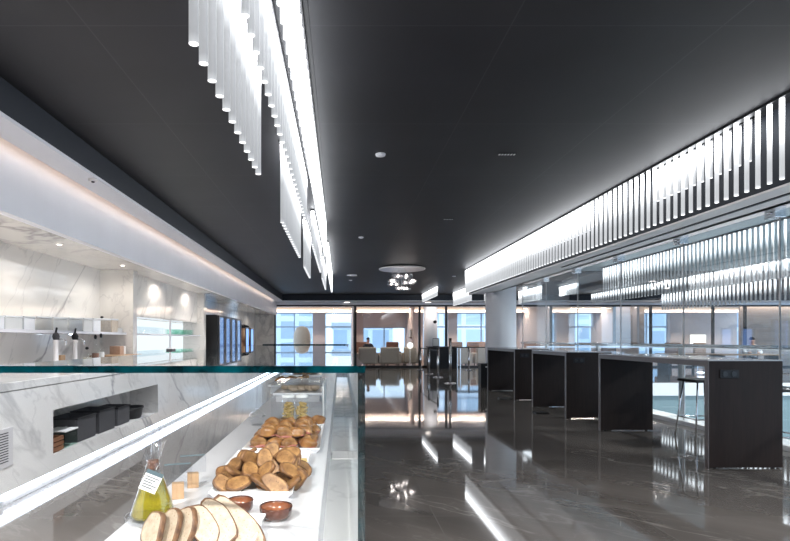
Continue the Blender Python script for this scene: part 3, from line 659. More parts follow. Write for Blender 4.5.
# pastries
def pastry_proto(kind):
    t = empty('filled_pastry' if kind < 2 else 'poppy_seed_roll', (0, 0, 0))
    if kind == 0:
        def fn(p, q): return Vector((q.x, q.y+0.006*math.cos(p.x*3), q.z if p.z > 0 else q.z*0.45))*1.0
        mb = MB(); mb.blob((0, 0, 0.021), (0.036, 0.027, 0.025), 3, 0.13, 2, fn); mb.build('top_crust', M['pastry'], t)
        mb = MB(); mb.blob((0, -0.004, 0.015), (0.038, 0.028, 0.006), 2, 0.12, 5); mb.build('filling', M['ham'], t)
        mb = MB(); mb.blob((0, 0, 0.007), (0.034, 0.025, 0.008), 2, 0.03, 6); mb.build('bottom_crust', M['pastry'], t)
    elif kind == 1:
        def fn(p, q): return Vector((q.x, q.y+0.012*p.x*p.x, q.z*(1+0.16*abs(math.sin(9*p.x))) if p.z > 0 else q.z*0.6))
        mb = MB(); mb.blob((0, 0, 0.018), (0.042, 0.022, 0.025), 3, 0.09, 7, fn); mb.build('top_crust', M['roll'], t)
        mb = MB(); mb.blob((0, 0.004, 0.010), (0.038, 0.024, 0.007), 2, 0.1, 8); mb.build('filling', M['ham'], t)
    else:
        mb = MB(); mb.blob((0, 0, 0.022), (0.040, 0.032, 0.026), 3, 0.03, 9, dome); mb.build('top_crust', M['poppy'], t)
        mb = MB(); mb.blob((0, 0, 0.011), (0.038, 0.030, 0.011), 2, 0.03, 10); mb.build('bottom_crust', M['roll'], t)
    return t
pp = [pastry_proto(k) for k in range(3)]; used = [0, 0, 0]
def put_pastry(kind, x, y, z, rot, label, group, cat='pastry'):
    o = pp[kind] if used[kind] == 0 else copy_tree(pp[kind]); used[kind] += 1
    o.location = (x, y, z); o.rotation_euler = rot; tag(o, label, cat, group)
rnd = random.Random(5)
for j in range(6):
    for i in range(4):
        put_pastry((i+j) % 2, -0.335+0.066*i+rnd.uniform(-0.008, 0.008), 2.15+0.066*j+rnd.uniform(-0.006, 0.006), CT+0.011, (0, 0, rnd.uniform(-0.8, 0.8)),
                   f'small filled pastry at the bottom of the heap, {ords[j]} row from the front', f'bottom pastries of the heap, {ords[j]} row')
for j in range(5):
    for i in range(3):
        put_pastry((i+j+1) % 2, -0.31+0.07*i+rnd.uniform(-0.01, 0.01), 2.185+0.072*j+rnd.uniform(-0.01, 0.01), CT+0.047, (rnd.uniform(-0.25, 0.25), rnd.uniform(-0.25, 0.25), rnd.uniform(-0.8, 0.8)),
                   f'small filled pastry on top of the heap, {ords[j]} row from the front', f'top pastries of the heap, {ords[j]} row')
for k, (x, y) in enumerate([(-0.33, 2.60), (-0.25, 2.61), (-0.29, 2.70), (-0.20, 2.70)]):
    put_pastry(2, x, y, CT+0.011, (0, 0, rnd.uniform(-0.5, 0.5)), f'dark poppy seed roll behind the pastry heap, {ords[k]} from the counter edge', 'dark seeded rolls behind the pastries', 'bread roll')
for k, (x, y) in enumerate([(-0.155, 2.53), (-0.11, 2.66), (-0.17, 2.63)]):
    put_pastry(1, x, y, CT+0.03, (0.2, 0.1, 0.4*k), f'golden long roll behind the pastry heap on the customer side, {ords[k]} of three', 'golden long rolls behind the pastries', 'bread roll')
# jars of crackers
for k, (px, lab) in enumerate(((288.5, 'glass jar of yellow crackers, nearer the staff side'), (302, 'glass jar of yellow crackers, nearer the customer side'))):
    X, Y = onct(px, 423)
    t = empty('cracker_jar', (X, Y, CT), label=lab, cat='jar', group='jars of crackers behind the pastries')
    mb = MB(); mb.lathe([(0.036, 0), (0.037, 0.004), (0.037, 0.115), (0.032, 0.125), (0.032, 0.14)], cap1=False, seg=20); mb.build('body', M['glass'], t)
    mb = MB(); r2 = random.Random(k)
    for q in range(70):
        a = r2.uniform(0, 6.28); rr = 0.026*math.sqrt(r2.random()); 
        mb.blob((rr*math.cos(a), rr*math.sin(a), 0.012+0.00142*q), (0.012, 0.010, 0.007), 1, 0.1, q)
    tag(mb.build('crackers', M['cracker'], t), 'yellow crackers', kind='stuff')
    mb = MB(); mb.lathe([(0.034, 0.14), (0.035, 0.142), (0.035, 0.152), (0.02, 0.156)], seg=20); mb.build('lid', M['frost'], t)
X, Y = onct(279, 424.5); t = empty('glass_dish', (X-0.005, Y-0.07, CT), label='small square glass dish of brown seeds before the cracker jars', cat='dish')
boxpart('body', M['acrylic'], t, (-0.032, 0.032, -0.03, 0.03, 0, 0.04), bevel=0.003)
boxpart('seeds', M['cork'], t, (-0.027, 0.027, -0.025, 0.025, 0.004, 0.022), bevel=0.003)
X, Y = onct(258, 424); t = empty('glass_dish', (X, Y-0.02, CT), label='clear lidded glass pot beside the seed dish on the staff side', cat='dish')
mb = MB(); mb.lathe([(0.035, 0), (0.045, 0.03), (0.045, 0.045)], cap1=False, seg=20); mb.build('body', M['acrylic'], t)
mb = MB(); mb.lathe([(0.046, 0.046), (0.04, 0.062), (0.012, 0.07), (0.012, 0.085)], seg=20); mb.build('lid', M['glass'], t)
# acrylic guard behind the pastries
t = empty('acrylic_guard', (-0.2, 3.05, CT), label='clear acrylic guard box standing around the far end of the near case', cat='guard')
boxpart('front_sheet', M['acrylic'], t, (-0.2, 0.10, 0, 0.006, 0, 0.19)); boxpart('top_sheet', M['acrylic'], t, (-0.2, 0.10, 0, 0.5, 0.19, 0.196))
sd = boxpart('side_sheet', M['frost'], t, (0.10, 0.106, 0, 0.5, 0, 0.196))
# further trays and pots in the far case
def tray(px, py, wd, dp, zt, label, m='ceramic', foodm=None):
    X, Y = onct(px, py)
    t = empty('serving_tray', (X, Y, CT), label=label, cat='tray', group='trays in the far case')
    boxpart('riser', M['solid'], t, (-wd/2+0.02, wd/2-0.02, -dp/2+0.02, dp/2-0.02, 0, zt), bevel=0.003)
    boxpart('dish', M[m], t, (-wd/2, wd/2, -dp/2, dp/2, zt, zt+0.018), bevel=0.005)
    if foodm:
        mb = MB(); r2 = random.Random(int(px))
        for q in range(22): mb.blob((r2.uniform(-wd/2+.05, wd/2-.05), r2.uniform(-dp/2+.05, dp/2-.05), zt+0.035+0.02*r2.random()), (0.036, 0.03, 0.024), 2, 0.08, q)
        tag(mb.build('food', M[foodm], t), kind='stuff')
tray(300, 398.5, 0.36, 0.5, 0.05, 'cream tray of pale cut sandwiches, first behind the acrylic guard', 'ceramic', 'crumb')
tray(292, 391, 0.36, 0.5, 0.06, 'tray of brown pastries, second behind the acrylic guard', 'ceramic', 'pastry')
tray(306, 385, 0.34, 0.55, 0.10, 'tray heaped with dark brown rolls, third behind the acrylic guard', 'ceramic', 'toast')
tray(300, 379.5, 0.4, 0.5, 0.05, 'empty white tray near the far end of the buffet', 'ceramic')

# oil cruet
X, Y = onct(153, 519)
t = empty('oil_cruet', (X, Y, CT), label='conical glass cruet of yellow olive oil with a hanging paper tag', cat='cruet')
mb = MB(); mb.lathe([(0.060, 0.004), (0.063, 0.0), (0.067, 0.004), (0.069, 0.012), (0.066, 0.012), (0.06, 0.006)], seg=40, cap0=True, cap1=True); mb.build('glass_saucer', M['cruet'], t)
mb = MB(); mb.lathe([(0.050, 0.008), (0.055, 0.012), (0.055, 0.018), (0.017, 0.135), (0.0145, 0.146), (0.017, 0.155), (0.032, 0.198), (0.034, 0.2)], seg=40, cap1=False); mb.build('body', M['cruet'], t)
mb = MB(); mb.lathe([(0.048, 0.010), (0.0525, 0.014), (0.0525, 0.019), (0.0225, 0.112), (0.021, 0.113)], seg=40); mb.build('oil', M['oil'], t)
mb = MB(); mb.lathe([(0.0165, 0.128), (0.015, 0.136), (0.0135, 0.146), (0.0145, 0.15)], seg=24); mb.build('cork', M['cork'], t)
mb = MB(); mb.tube([(0, 0, 0.15), (0, 0, 0.232), (0.003, 0, 0.24), (0.009, 0, 0.242), (0.016, 0, 0.236), (0.018, 0, 0.225), (0.018, 0, 0.16)], 0.0045, 10); mb.build('spout', M['crystal'], t)
tg = boxpart('tag', M['paper'], t, (-0.021, 0.021, -0.001, 0.001, -0.028, 0.022)); tg.location = (0.014, -0.048, 0.112); tg.rotation_euler = (math.radians(-20), math.radians(24), math.radians(8))
boxpart('tag_header', M['teal_print'], tg, (-0.021, 0.021, -0.0014, -0.001, 0.012, 0.022))
boxpart('tag_writing', M['ink'], tg, *[(-0.017, 0.017-0.006*(k % 3), -0.0014, -0.001, 0.004-0.0062*k, 0.0069-0.0062*k) for k in range(5)])
mb = MB(); mb.tube([(0.0165, -0.002, 0.138), (0.022, -0.03, 0.142), (0.022, -0.04, 0.136)], 0.0008, 5); mb.build('string', M['paper'], t)
# sign holders
for k, (px, py, lab) in enumerate(((178, 498, 'clear card holder on a wooden block beside the oil cruet'), (193, 487, 'clear card holder on a wooden block, second behind the oil cruet'))):
    X, Y = onct(px, py)
    t = empty('card_holder', (X, Y, CT), 0.3, label=lab, cat='card holder', group='card holders')
    boxpart('wood_block', M['oak'], t, (-0.017, 0.017, -0.015, 0.015, 0, 0.044), bevel=0.002)
    o = boxpart('clear_sheet', M['acrylic'], t, (-0.04, 0.04, -0.0015, 0.0015, 0.0, 0.055)); o.location = (0, 0.0, 0.045); o.rotation_euler = (math.radians(-18), 0, 0)
    boxpart('card_strip', M['teal_print'], o, (-0.038, 0.036, -0.0025, -0.0015, 0.05, 0.054))

# ================================================================== ceiling tube lights
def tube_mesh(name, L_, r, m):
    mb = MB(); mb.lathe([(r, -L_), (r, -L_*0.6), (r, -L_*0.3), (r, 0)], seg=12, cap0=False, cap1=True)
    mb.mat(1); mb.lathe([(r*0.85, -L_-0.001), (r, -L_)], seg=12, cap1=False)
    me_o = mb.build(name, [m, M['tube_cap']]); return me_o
def fixture(X, y0, y1, pitch, L_, r, label, m='tube', ztop=CEIL-0.02, x2=None):
    n = int((y1-y0)/pitch)+1
    t = empty('tube_light_row', (X, (y0+y1)/2, CEIL), label=label, cat='ceiling light', group='rows of hanging light tubes')
    cy = (y0+y1)/2
    boxpart('mounting_rail', M['blackmetal'], t, (-0.03, 0.03, y0-0.06-cy, y0+(n-1)*pitch+0.06-cy, -0.022, 0))
    p = tube_mesh('tube', L_, r, M[m]); p.parent = t; p.location = (0, y0-cy, ztop-CEIL)
    for k in range(1, n):
        o = p.copy(); col.objects.link(o); o.location = (0, y0+k*pitch-cy, ztop-CEIL)
    return t
LA, PA = CEIL-0.02-2.757, 0.186
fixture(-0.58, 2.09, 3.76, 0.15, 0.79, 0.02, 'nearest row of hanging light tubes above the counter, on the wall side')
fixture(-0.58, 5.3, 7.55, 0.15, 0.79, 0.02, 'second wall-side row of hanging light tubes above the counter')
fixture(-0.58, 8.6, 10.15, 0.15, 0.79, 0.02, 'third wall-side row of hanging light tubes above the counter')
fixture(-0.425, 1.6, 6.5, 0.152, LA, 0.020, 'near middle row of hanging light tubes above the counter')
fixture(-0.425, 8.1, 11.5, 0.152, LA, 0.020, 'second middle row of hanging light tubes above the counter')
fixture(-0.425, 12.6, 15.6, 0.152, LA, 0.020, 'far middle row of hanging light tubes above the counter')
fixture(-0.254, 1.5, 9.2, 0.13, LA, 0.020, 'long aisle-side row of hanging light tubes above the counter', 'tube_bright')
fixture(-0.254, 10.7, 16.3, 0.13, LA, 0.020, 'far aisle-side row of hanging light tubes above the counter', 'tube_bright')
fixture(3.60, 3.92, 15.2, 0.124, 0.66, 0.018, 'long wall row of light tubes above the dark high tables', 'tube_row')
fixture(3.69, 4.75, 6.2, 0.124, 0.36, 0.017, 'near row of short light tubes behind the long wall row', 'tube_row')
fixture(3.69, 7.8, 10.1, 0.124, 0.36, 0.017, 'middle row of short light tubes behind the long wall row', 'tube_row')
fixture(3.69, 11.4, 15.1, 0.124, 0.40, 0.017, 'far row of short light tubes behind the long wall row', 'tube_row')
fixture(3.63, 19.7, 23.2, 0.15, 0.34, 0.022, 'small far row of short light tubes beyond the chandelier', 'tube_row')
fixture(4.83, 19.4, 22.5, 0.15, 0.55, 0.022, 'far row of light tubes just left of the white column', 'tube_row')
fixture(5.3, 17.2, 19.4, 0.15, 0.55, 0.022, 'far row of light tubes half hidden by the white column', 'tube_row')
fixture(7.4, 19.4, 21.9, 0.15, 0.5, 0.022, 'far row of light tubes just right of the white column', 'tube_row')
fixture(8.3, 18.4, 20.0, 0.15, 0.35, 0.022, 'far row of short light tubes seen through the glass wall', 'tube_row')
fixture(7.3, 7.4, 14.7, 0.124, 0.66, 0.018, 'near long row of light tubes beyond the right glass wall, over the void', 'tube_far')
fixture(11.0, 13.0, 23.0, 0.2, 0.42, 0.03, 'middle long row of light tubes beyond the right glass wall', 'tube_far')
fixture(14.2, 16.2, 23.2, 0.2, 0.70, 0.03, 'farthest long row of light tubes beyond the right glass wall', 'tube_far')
# slot beside the aisle-side row
struct('trim_4', M['black'], [(-0.21, -0.19, -2, 10, CEIL-0.004, CEIL)], 'dark slot in the charcoal ceiling beside the tube lights', 'trim')
# chandelier
ch = empty('chandelier', (1.72, 14.6, CEIL), label='round ceiling chandelier with clustered blown glass shades', cat='chandelier')
mb = MB(); mb.lathe([(0.63, -0.06), (0.64, -0.05), (0.64, -0.03), (0.2, -0.03), (0.2, 0)], seg=48); mb.build('ceiling_disc', M['disc'], ch)
r2 = random.Random(4)
for k in range(16):
    a = k*2.4; rr = (0.12, 0.30, 0.46, 0.24)[k % 4]; zz = (-0.22, -0.34, -0.42, -0.56)[k % 4]-0.05*((k*0.37) % 1)
    c = (rr*math.cos(a), rr*math.sin(a)*0.8, zz)
    mb = MB(); mb.lathe([(0.03, 0.05), (0.09, 0.035), (0.115, 0.0), (0.1, -0.04), (0.06, -0.055)], c, seg=16, cap0=False, cap1=False)
    sh = mb.build('glass_shade', M['crystal'], ch)
    mb = MB(); mb.blob(c, (0.026, 0.026, 0.026), 2); mb.build('bulb', M['bulb'], sh)
    mb = MB(); mb.tube([(c[0], c[1], c[2]+0.05), (c[0]*0.9, c[1]*0.9, -0.06)], 0.003, 5); mb.build('wire', M['chrome'], sh)
# sensors and grilles on the ceiling
def disc(px, py, r, label, name='smoke_detector', m='white', zc=CEIL, cat='detector'):
    Y = (zc-EYE)*F/(VY-py); X = (px-VX)*Y/F
    t = empty(name, (X, Y, zc), label=label, cat=cat)
    mb = MB(); mb.lathe([(r*0.5, -0.026), (r*0.9, -0.02), (r, -0.010), (r, 0)], seg=24); mb.build('body', M[m], t)
    mb = MB(); mb.lathe([(r*0.3, -0.031), (r*0.35, -0.026)], seg=16); mb.build('lens', M['frost' if m == 'white' else 'spot'], t)
disc(380.5, 154, 0.055, 'white round detector on the charcoal ceiling, nearest the viewer')
disc(361, 237, 0.05, 'white round detector on the charcoal ceiling, halfway to the chandelier')
disc(352, 275, 0.16, 'large white round detector on the ceiling left of the chandelier')
disc(350.5, 280, 0.06, 'small round detector beside the large one left of the chandelier')
disc(454, 276, 0.06, 'small round detector on the ceiling right of the chandelier')
def grille(px, py, wd, label):
    Y = (CEIL-EYE)*F/(VY-py); X = (px-VX)*Y/F
    t = empty('ceiling_grille', (X, Y, CEIL), label=label, cat='vent', group='small ceiling grilles')
    boxpart('plate', M['black'], t, (-wd/2, wd/2, -0.03, 0.03, -0.005, 0))
    for k in range(6):
        boxpart('light_slot', M['frost'], t, (-wd/2+wd*(k+0.2)/6, -wd/2+wd*(k+0.7)/6, -0.018, 0.018, -0.009, -0.005))
grille(507, 154, 0.19, 'small slotted grille in the charcoal ceiling, nearer of two')
grille(448.5, 219, 0.16, 'small slotted grille in the charcoal ceiling, farther of two')
# warm recessed downlights in the far white lip
for k, px in enumerate((347, 428)):
    t = empty('recessed_downlight', (wx(px, 24.05), 24.05, LIP-0.03), label=('recessed warm downlight in the far ceiling lip left of the office door', 'recessed warm downlight in the far ceiling lip by the far round column')[k], cat='downlight')
    mb = MB(); mb.lathe([(0.16, -0.02), (0.18, -0.012), (0.18, 0)], seg=24); mb.build('ring', M['white'], t)
    mb = MB(); mb.lathe([(0.12, -0.024), (0.13, -0.02)], seg=24); mb.build('lamp_face', M['spot'], t)
for k, y in enumerate((4.3, 6.2, 8.0)):
    t = empty('niche_downlight_fitting', (-3.3, y, 2.431), label=f'small recessed downlight in the marble soffit, {ords_[k]} along the near niche', cat='downlight', group='downlights in the marble soffit')
    mb = MB(); mb.lathe([(0.03, -0.012), (0.045, -0.008), (0.045, 0)], seg=20); mb.build('ring', M['header'], t)
    mb = MB(); mb.lathe([(0.02, -0.016), (0.028, -0.012)], seg=16); mb.build('lamp_face', M['spot'], t)
t = empty('lip_sensor', (wx(93, 4.6), 4.6, LIP-0.03), label='small white fitting under the left ceiling lip', cat='sensor')
t.location = (-2.62, 2.62*F/(VX-93), LIP-0.03)
mb = MB(); mb.lathe([(0.04, -0.02), (0.05, 0)], seg=20); mb.build('body', M['header'], t); mb = MB(); mb.lathe([(0.015, -0.03), (0.018, -0.02)], seg=12); mb.build('lens', M['black'], t)

# ================================================================== right header, column, glass wall
struct('wall_right', M['band'], [(3.76, 3.84, -2, 15.4, 2.62, CEIL+0.2), (3.76, 22, 15.4, 16, CEIL-0.0, CEIL+0.2)], 'dark bulkhead behind the long row of light tubes', 'wall')
struct('trim_5', M['header'], [(3.84, 4.34, -2, 15.4, 2.62, 2.72), (4.34, 5.5, -2, 15.4, 2.92, 3.4), (4.26, 4.34, -2, 15.4, 2.62, 3.0), (3.76, 3.84, -2, 15.4, 2.60, 2.62)], 'pale header soffit over the high tables', 'trim')
struct('trim_6', M['black'], [(4.02, 4.06, 4.4, 9.6, 2.612, 2.62)], 'dark air slot in the pale header soffit', 'trim')
struct('ceiling_4', M['void_ceiling'], [(5.5, 22, -2, 15.4, 3.3, 3.4)], 'pale ceiling above the void beyond the glass wall', 'ceiling')
mb = MB(); mb.lathe([(0.42, 0), (0.42, 2.92)], (4.56, 14.95, 0), seg=48)
tag(mb.build('column_round', M['white']), 'large round white column behind the far high table', 'column', kind='structure')
ys = [2.6, 4.5, 6.35, 8.13, 9.95, 11.75, 13.55, 15.3]
lab = ['eighth', 'seventh', 'sixth', 'fifth', 'fourth', 'third', 'second']
for k in range(7):
    y0, y1 = ys[k]+0.008, ys[k+1]-0.008
    t = empty('glass_wall_pane', (XG, (y0+y1)/2, 0.0), label=f'tall frameless glass pane of the right glass wall, {["seventh","sixth","fifth","fourth","third","second","first"][k]} from the white column', cat='glass panel', group='panes of the right glass wall')
    cy = (y0+y1)/2; mb = MB(); mb.box(-0.008, 0.008, y0-cy, y1-cy, 0.02, 2.86); mb.build('glass', M['wall_glass'], t)
    boxpart('edge_seal', M['header'], t, (-0.008, 0.008, y1-cy, y1-cy+0.014, 0.02, 2.86))
    boxpart('clamp', M['steel'], t, (-0.07, 0.07, y0-0.02-cy, y0+0.14-cy, 2.78, 2.92), bevel=0.006)
    mb = MB(); mb.tube([(-0.10, y0+0.06-cy, 2.84), (0.10, y0+0.06-cy, 2.84)], 0.018, 10); mb.build('bolt', M['chrome'], t)
struct('baseboard_right', M['slab_white'], [(5.22, 5.58, -2, 16, 0.0, 0.06)], 'white kerb under the right glass wall', 'baseboard')
hr = empty('handrail', (5.48, 9, 0), label='steel handrail with flat white posts along the void beyond the glass wall', cat='handrail')
mb = MB(); mb.tube([(0, -7, 1.2), (0, 6.9, 1.2)], 0.03, 10); mb.build('rail', M['steel'], hr)
for y in (-3.6, -0.55, 2.2, 5.0):
    boxpart('post', M['slab_white'], hr, (-0.02, 0.02, y-0.05, y+0.05, 0.06, 1.17))
# far side of the void
struct('wall_void', M['teal_panel'], [(5.6, 22, 16.02, 16.1, -4, -0.36), (5.58, 5.6, -2, 16, -4, -0.3)], 'teal wall of the void below the far floor edge', 'wall')
struct('trim_7', M['slab_white'], [(5.6, 22, 15.9, 16.02, -0.40, -0.02)], 'white edge of the far floor across the void', 'trim')
struct('floor_void', M['header'], [(5.6, 22, -2, 16.1, -4.1, -4.0)], 'pale lower floor at the bottom of the void', 'floor')
t = empty('balustrade', (13.8, 16.1, 0), label='glass balustrade on the far edge of the void', cat='balustrade')
boxpart('glass', M['office_glass'], t, (-8.1, 8.1, -0.008, 0.008, 0.0, 1.05)); boxpart('cap_rail', M['steel'], t, (-8.1, 8.1, -0.025, 0.025, 1.05, 1.09))

# ================================================================== high tables
def high_table(yn, yf, label, x0=3.715, x1=4.46):
    yc = (yn+yf)/2; t = empty('high_table', ((x0+x1)/2, yc, 0), label=label, cat='table', group='dark waterfall high tables')
    a = (x1-x0)/2; b = (yf-yn)/2; H = 1.10; e = 0.055
    boxpart('tabletop', M['wenge'], t, (-a+0.003, a, -b, b, H-0.065, H-0.012))
    boxpart('worktop_surface', M['ttop'], t, (-a, a, -b, b, H-0.012, H))
    for s in (-1, 1):
        y0, y1 = (-b, -b+e) if s < 0 else (b-e, b)
        p = boxpart('end_panel', M['wenge'], t, (-a+0.003, a, y0, y1, 0.015, H-0.065))
        boxpart('panel_edge', M['edging'], p, (-a-0.004, -a+0.003, y0, y1, 0.0, H-0.012))
        for fx in (-a+0.08, a-0.08):
            mb = MB(); mb.lathe([(0.018, 0), (0.018, 0.015)], (fx, (y0+y1)/2, 0), seg=12); mb.build('levelling_foot', M['black'], p)
    boxpart('side_edging', M['edging'], t, (-a-0.004, -a+0.003, -b+e, b-e, H-0.068, H-0.012))
    s = boxpart('power_socket', M['black'], t, (-a+0.11, -a+0.30, -b-0.008, -b, H-0.185, H-0.10), bevel=0.003)
    for fx in (-a+0.16, -a+0.25):
        mb = MB(); mb.lathe([(0.026, 0), (0.026, 0.004)], (0, 0, 0), seg=16)
        for v in mb.bm.verts: v.co = Vector((v.co.x+fx, -b-0.008-v.co.z, v.co.y+H-0.142))
        mb.build('outlet', M['blackmetal'], s)
high_table(5.31, 7.53+0.04, 'nearest dark wood high table with two end panels and a pale top')
high_table(8.65, 10.2, 'middle dark wood high table between the nearest and the farthest')
high_table(11.3, 13.4, 'farthest dark wood high table, in front of the white column', 3.75, 4.48)
for k, (px, py) in enumerate(((504, 399), (541, 413.5))):
    Y = EYE*F/(py-VY); X = (px-VX)*Y/F
    t = empty('floor_socket', (X, Y, 0), label=('black floor socket box below the farthest high table', 'black floor socket box below the middle high table')[k], cat='socket')
    boxpart('lid', M['black'], t, (-0.12, 0.12, -0.1, 0.1, 0, 0.02), bevel=0.003); boxpart('hinge', M['blackmetal'], t, (-0.1, 0.1, 0.1, 0.112, 0, 0.016))
# stools
def stool(x, y, rz, label):
    t = empty('bar_stool', (x, y, 0), rz, label, 'stool', 'chrome bar stools behind the nearest table')
    boxpart('seat', M['black'], t, (-0.2, 0.2, -0.19, 0.19, 0.745, 0.785), bevel=0.015)
    mb = MB(); mb.tube([(0.19, -0.17, 0.78), (0.22, -0.17, 0.92), (0.22, 0.17, 0.92), (0.19, 0.17, 0.78)], 0.011, 8); mb.build('backrest', M['chrome'], t)
    for sx in (-1, 1):
        for sy in (-1, 1):
            mb = MB(); mb.tube([(sx*0.14, sy*0.14, 0.747), (sx*0.21, sy*0.21, 0.0)], 0.010, 8); mb.build('leg', M['chrome'], t)
    z = 0.27; q = 0.185
    mb = MB(); mb.tube([(-q, -q, z), (q, -q, z), (q, q, z), (-q, q, z), (-q, -q, z)], 0.008, 8); mb.build('footrest', M['chrome'], t)
stool(4.76, 6.95, 0.0, 'chrome bar stool with black seat behind the nearest table, nearer its far panel')
stool(4.78, 5.75, 0.1, 'chrome bar stool with black seat behind the near panel of the nearest table')
t = empty('waste_bin', (3.90, 14.2, 0), label='square black waste bin beyond the farthest high table', cat='bin')
boxpart('body', M['black'], t, (-0.14, 0.14, -0.14, 0.14, 0.0, 0.62), bevel=0.008); boxpart('lid', M['blackmetal'], t, (-0.145, 0.145, -0.145, 0.145, 0.62, 0.66), bevel=0.008)
boxpart('label_plate', M['paper'], t, (-0.02, 0.08, -0.142, -0.14, 0.55, 0.58))

# ================================================================== queue posts and far reception
def stanchion(px, py, top, label):
    Y = EYE*F/(py-VY); X = (px-VX)*Y/F; h = wz(top, Y)
    t = empty('queue_post', (X, Y, 0), label=label, cat='post', group='steel queue posts before the office front')
    mb = MB(); mb.lathe([(0.17, 0), (0.17, 0.012), (0.12, 0.03), (0.03, 0.04)], seg=24); mb.build('base', M['steel'], t)
    mb = MB(); mb.lathe([(0.038, 0.04), (0.038, h-0.05)], seg=16); mb.build('pole', M['steel'], t)
    mb = MB(); mb.lathe([(0.042, h-0.05), (0.042, h)], seg=16); mb.build('cap', M['blackmetal'], t)
    return X, Y, h
P = [stanchion(420.7, 370, 347.5, 'farthest left steel queue post by the office door frame'), stanchion(429, 374, 347.5, 'steel queue post before the left end of the dark desk'),
     stanchion(438, 377.5, 347.5, 'steel queue post, second nearest, before the dark desk'), stanchion(450.3, 383.5, 338, 'tallest and nearest steel queue post with a wide base'), stanchion(468.8, 370.5, 347.5, 'steel queue post standing apart beside the black bin')]
for (a, b, lb) in ((0, 1, 'dark queue belt between the two farthest left posts'), (1, 2, 'dark queue belt between the posts before the dark desk')):
    (xa, ya, ha), (xb, yb, hb) = P[a], P[b]
    t = empty('queue_belt', ((xa+xb)/2, (ya+yb)/2, 0.9), label=lb, cat='belt', group='queue belts')
    d = Vector((xb-xa, yb-ya, 0))/2*0.93; nrm = Vector((d.y, -d.x, 0)).normalized()*0.002
    mb = MB(); mb.bm.faces.new([mb.bm.verts.new(q) for q in (-d, d, d+Vector((0, 0, 0.05)), -d+Vector((0, 0, 0.05)))]); o = mb.build('strap', M['black'], t)
    s_ = o.modifiers.new('thick', 'SOLIDIFY'); s_.thickness = 0.003
dk = empty('reception_desk', (wx(442, 23.6), 23.6, 0), label='black box-shaped reception desk before the far round column', cat='desk')
boxpart('body', M['black'], dk, (-0.62, 0.62, -0.3, 0.3, 0, 0.93), bevel=0.01); boxpart('counter_top', M['blackmetal'], dk, (-0.66, 0.66, -0.34, 0.34, 0.93, 0.98), bevel=0.006)
tb = empty('long_table', (wx(474, 22.6), 22.6, 0), label='long thin dark table top on steel legs left of the white column', cat='table')
boxpart('tabletop', M['black'], tb, (-0.75, 1.2, -0.35, 0.35, 0.93, 0.97), bevel=0.005)
for sx in (-0.65, 1.1):
    for sy in (-0.28, 0.28): boxpart('leg', M['steel'], tb, (sx-0.02, sx+0.02, sy-0.02, sy+0.02, 0, 0.93))
fr = empty('notice_frame', (wx(436, 23.45), 23.45, 0.98), label='small framed notice standing on the black reception desk', cat='notice')
boxpart('frame', M['black'], fr, (-0.15, -0.135, -0.01, 0.01, 0, 0.36), (0.135, 0.15, -0.01, 0.01, 0, 0.36), (-0.135, 0.135, -0.01, 0.01, 0, 0.02), (-0.135, 0.135, -0.01, 0.01, 0.34, 0.36))
boxpart('sheet', M['paper'], fr, (-0.135, 0.135, -0.004, 0.004, 0.02, 0.34))

# ================================================================== office front (glass), offices and windows
fr_x = [-3.05, 0.72, 3.71, 4.95, 9.85, 12.8, 14.5, 17.4, 18.9, 22]
for k in range(9):
    a, b = fr_x[k], fr_x[k+1]
    t = empty(f'window_{k+1}', ((a+b)/2, YB, 0)); tag(t, f'black framed office glass bay {k+1}', 'window', kind='structure')
    hw = (b-a)/2; f = 0.05
    boxpart('frame', M['blackmetal'], t, (-hw, -hw+f, -0.05, 0.05, 0.0, 2.90), (hw-f, hw, -0.05, 0.05, 0, 2.90), (-hw+f, hw-f, -0.05, 0.05, 2.82, 2.90), (-hw+f, hw-f, -0.05, 0.05, 0, 0.07))
    boxpart('pane', M['office_glass'], t, (-hw+f, hw-f, -0.006, 0.006, 0.07, 2.82))
    if k == 2: [bpy.data.objects.remove(o) for o in [c for c in bpy.data.objects if c.parent == t and c.name.startswith('pane')]]
struct('trim_8', M['white'], [(-3.05, 22, YB-0.05, YB+0.05, 2.90, 3.1)], 'white head above the office glass', 'trim')
YW = 29.5
struct('ceiling_5', M['white'], [(-3.9, 22, YB, YW+0.2, 3.0, 3.1)], 'white office ceiling', 'ceiling')
mb = MB(); mb.box(-3.8, 22, 27.9, 28.0, 2.90, 2.96)
tag(mb.build('cove_light_strip', M['warm_soft']), 'warm light strip along the far office ceiling', 'light strip')
struct('trim_9', M['pink'], [(-3.9, 22, 28.0, 28.08, 2.72, 3.0)], 'pelmet by the office windows', 'trim')
piers = [(-3.9, -3.6), (-1.5, -0.84), (0.8, 1.29), (3.64, 4.6), (6.0, 6.5), (9.3, 9.9), (12.0, 13.0), (15.2, 16.0), (18.3, 22)]
struct('wall_back', M['pink'], [(a, b, YW-0.3, YW+0.1, 0, 3.0) for a, b in piers] + [(piers[i][1], piers[i+1][0], YW-0.1, YW+0.1, 0, 0.35) for i in range(8)] + [(piers[i][1], piers[i+1][0], YW-0.1, YW+0.1, 2.78, 3.0) for i in range(8)], 'warm pale outer wall with piers between the office windows', 'wall')
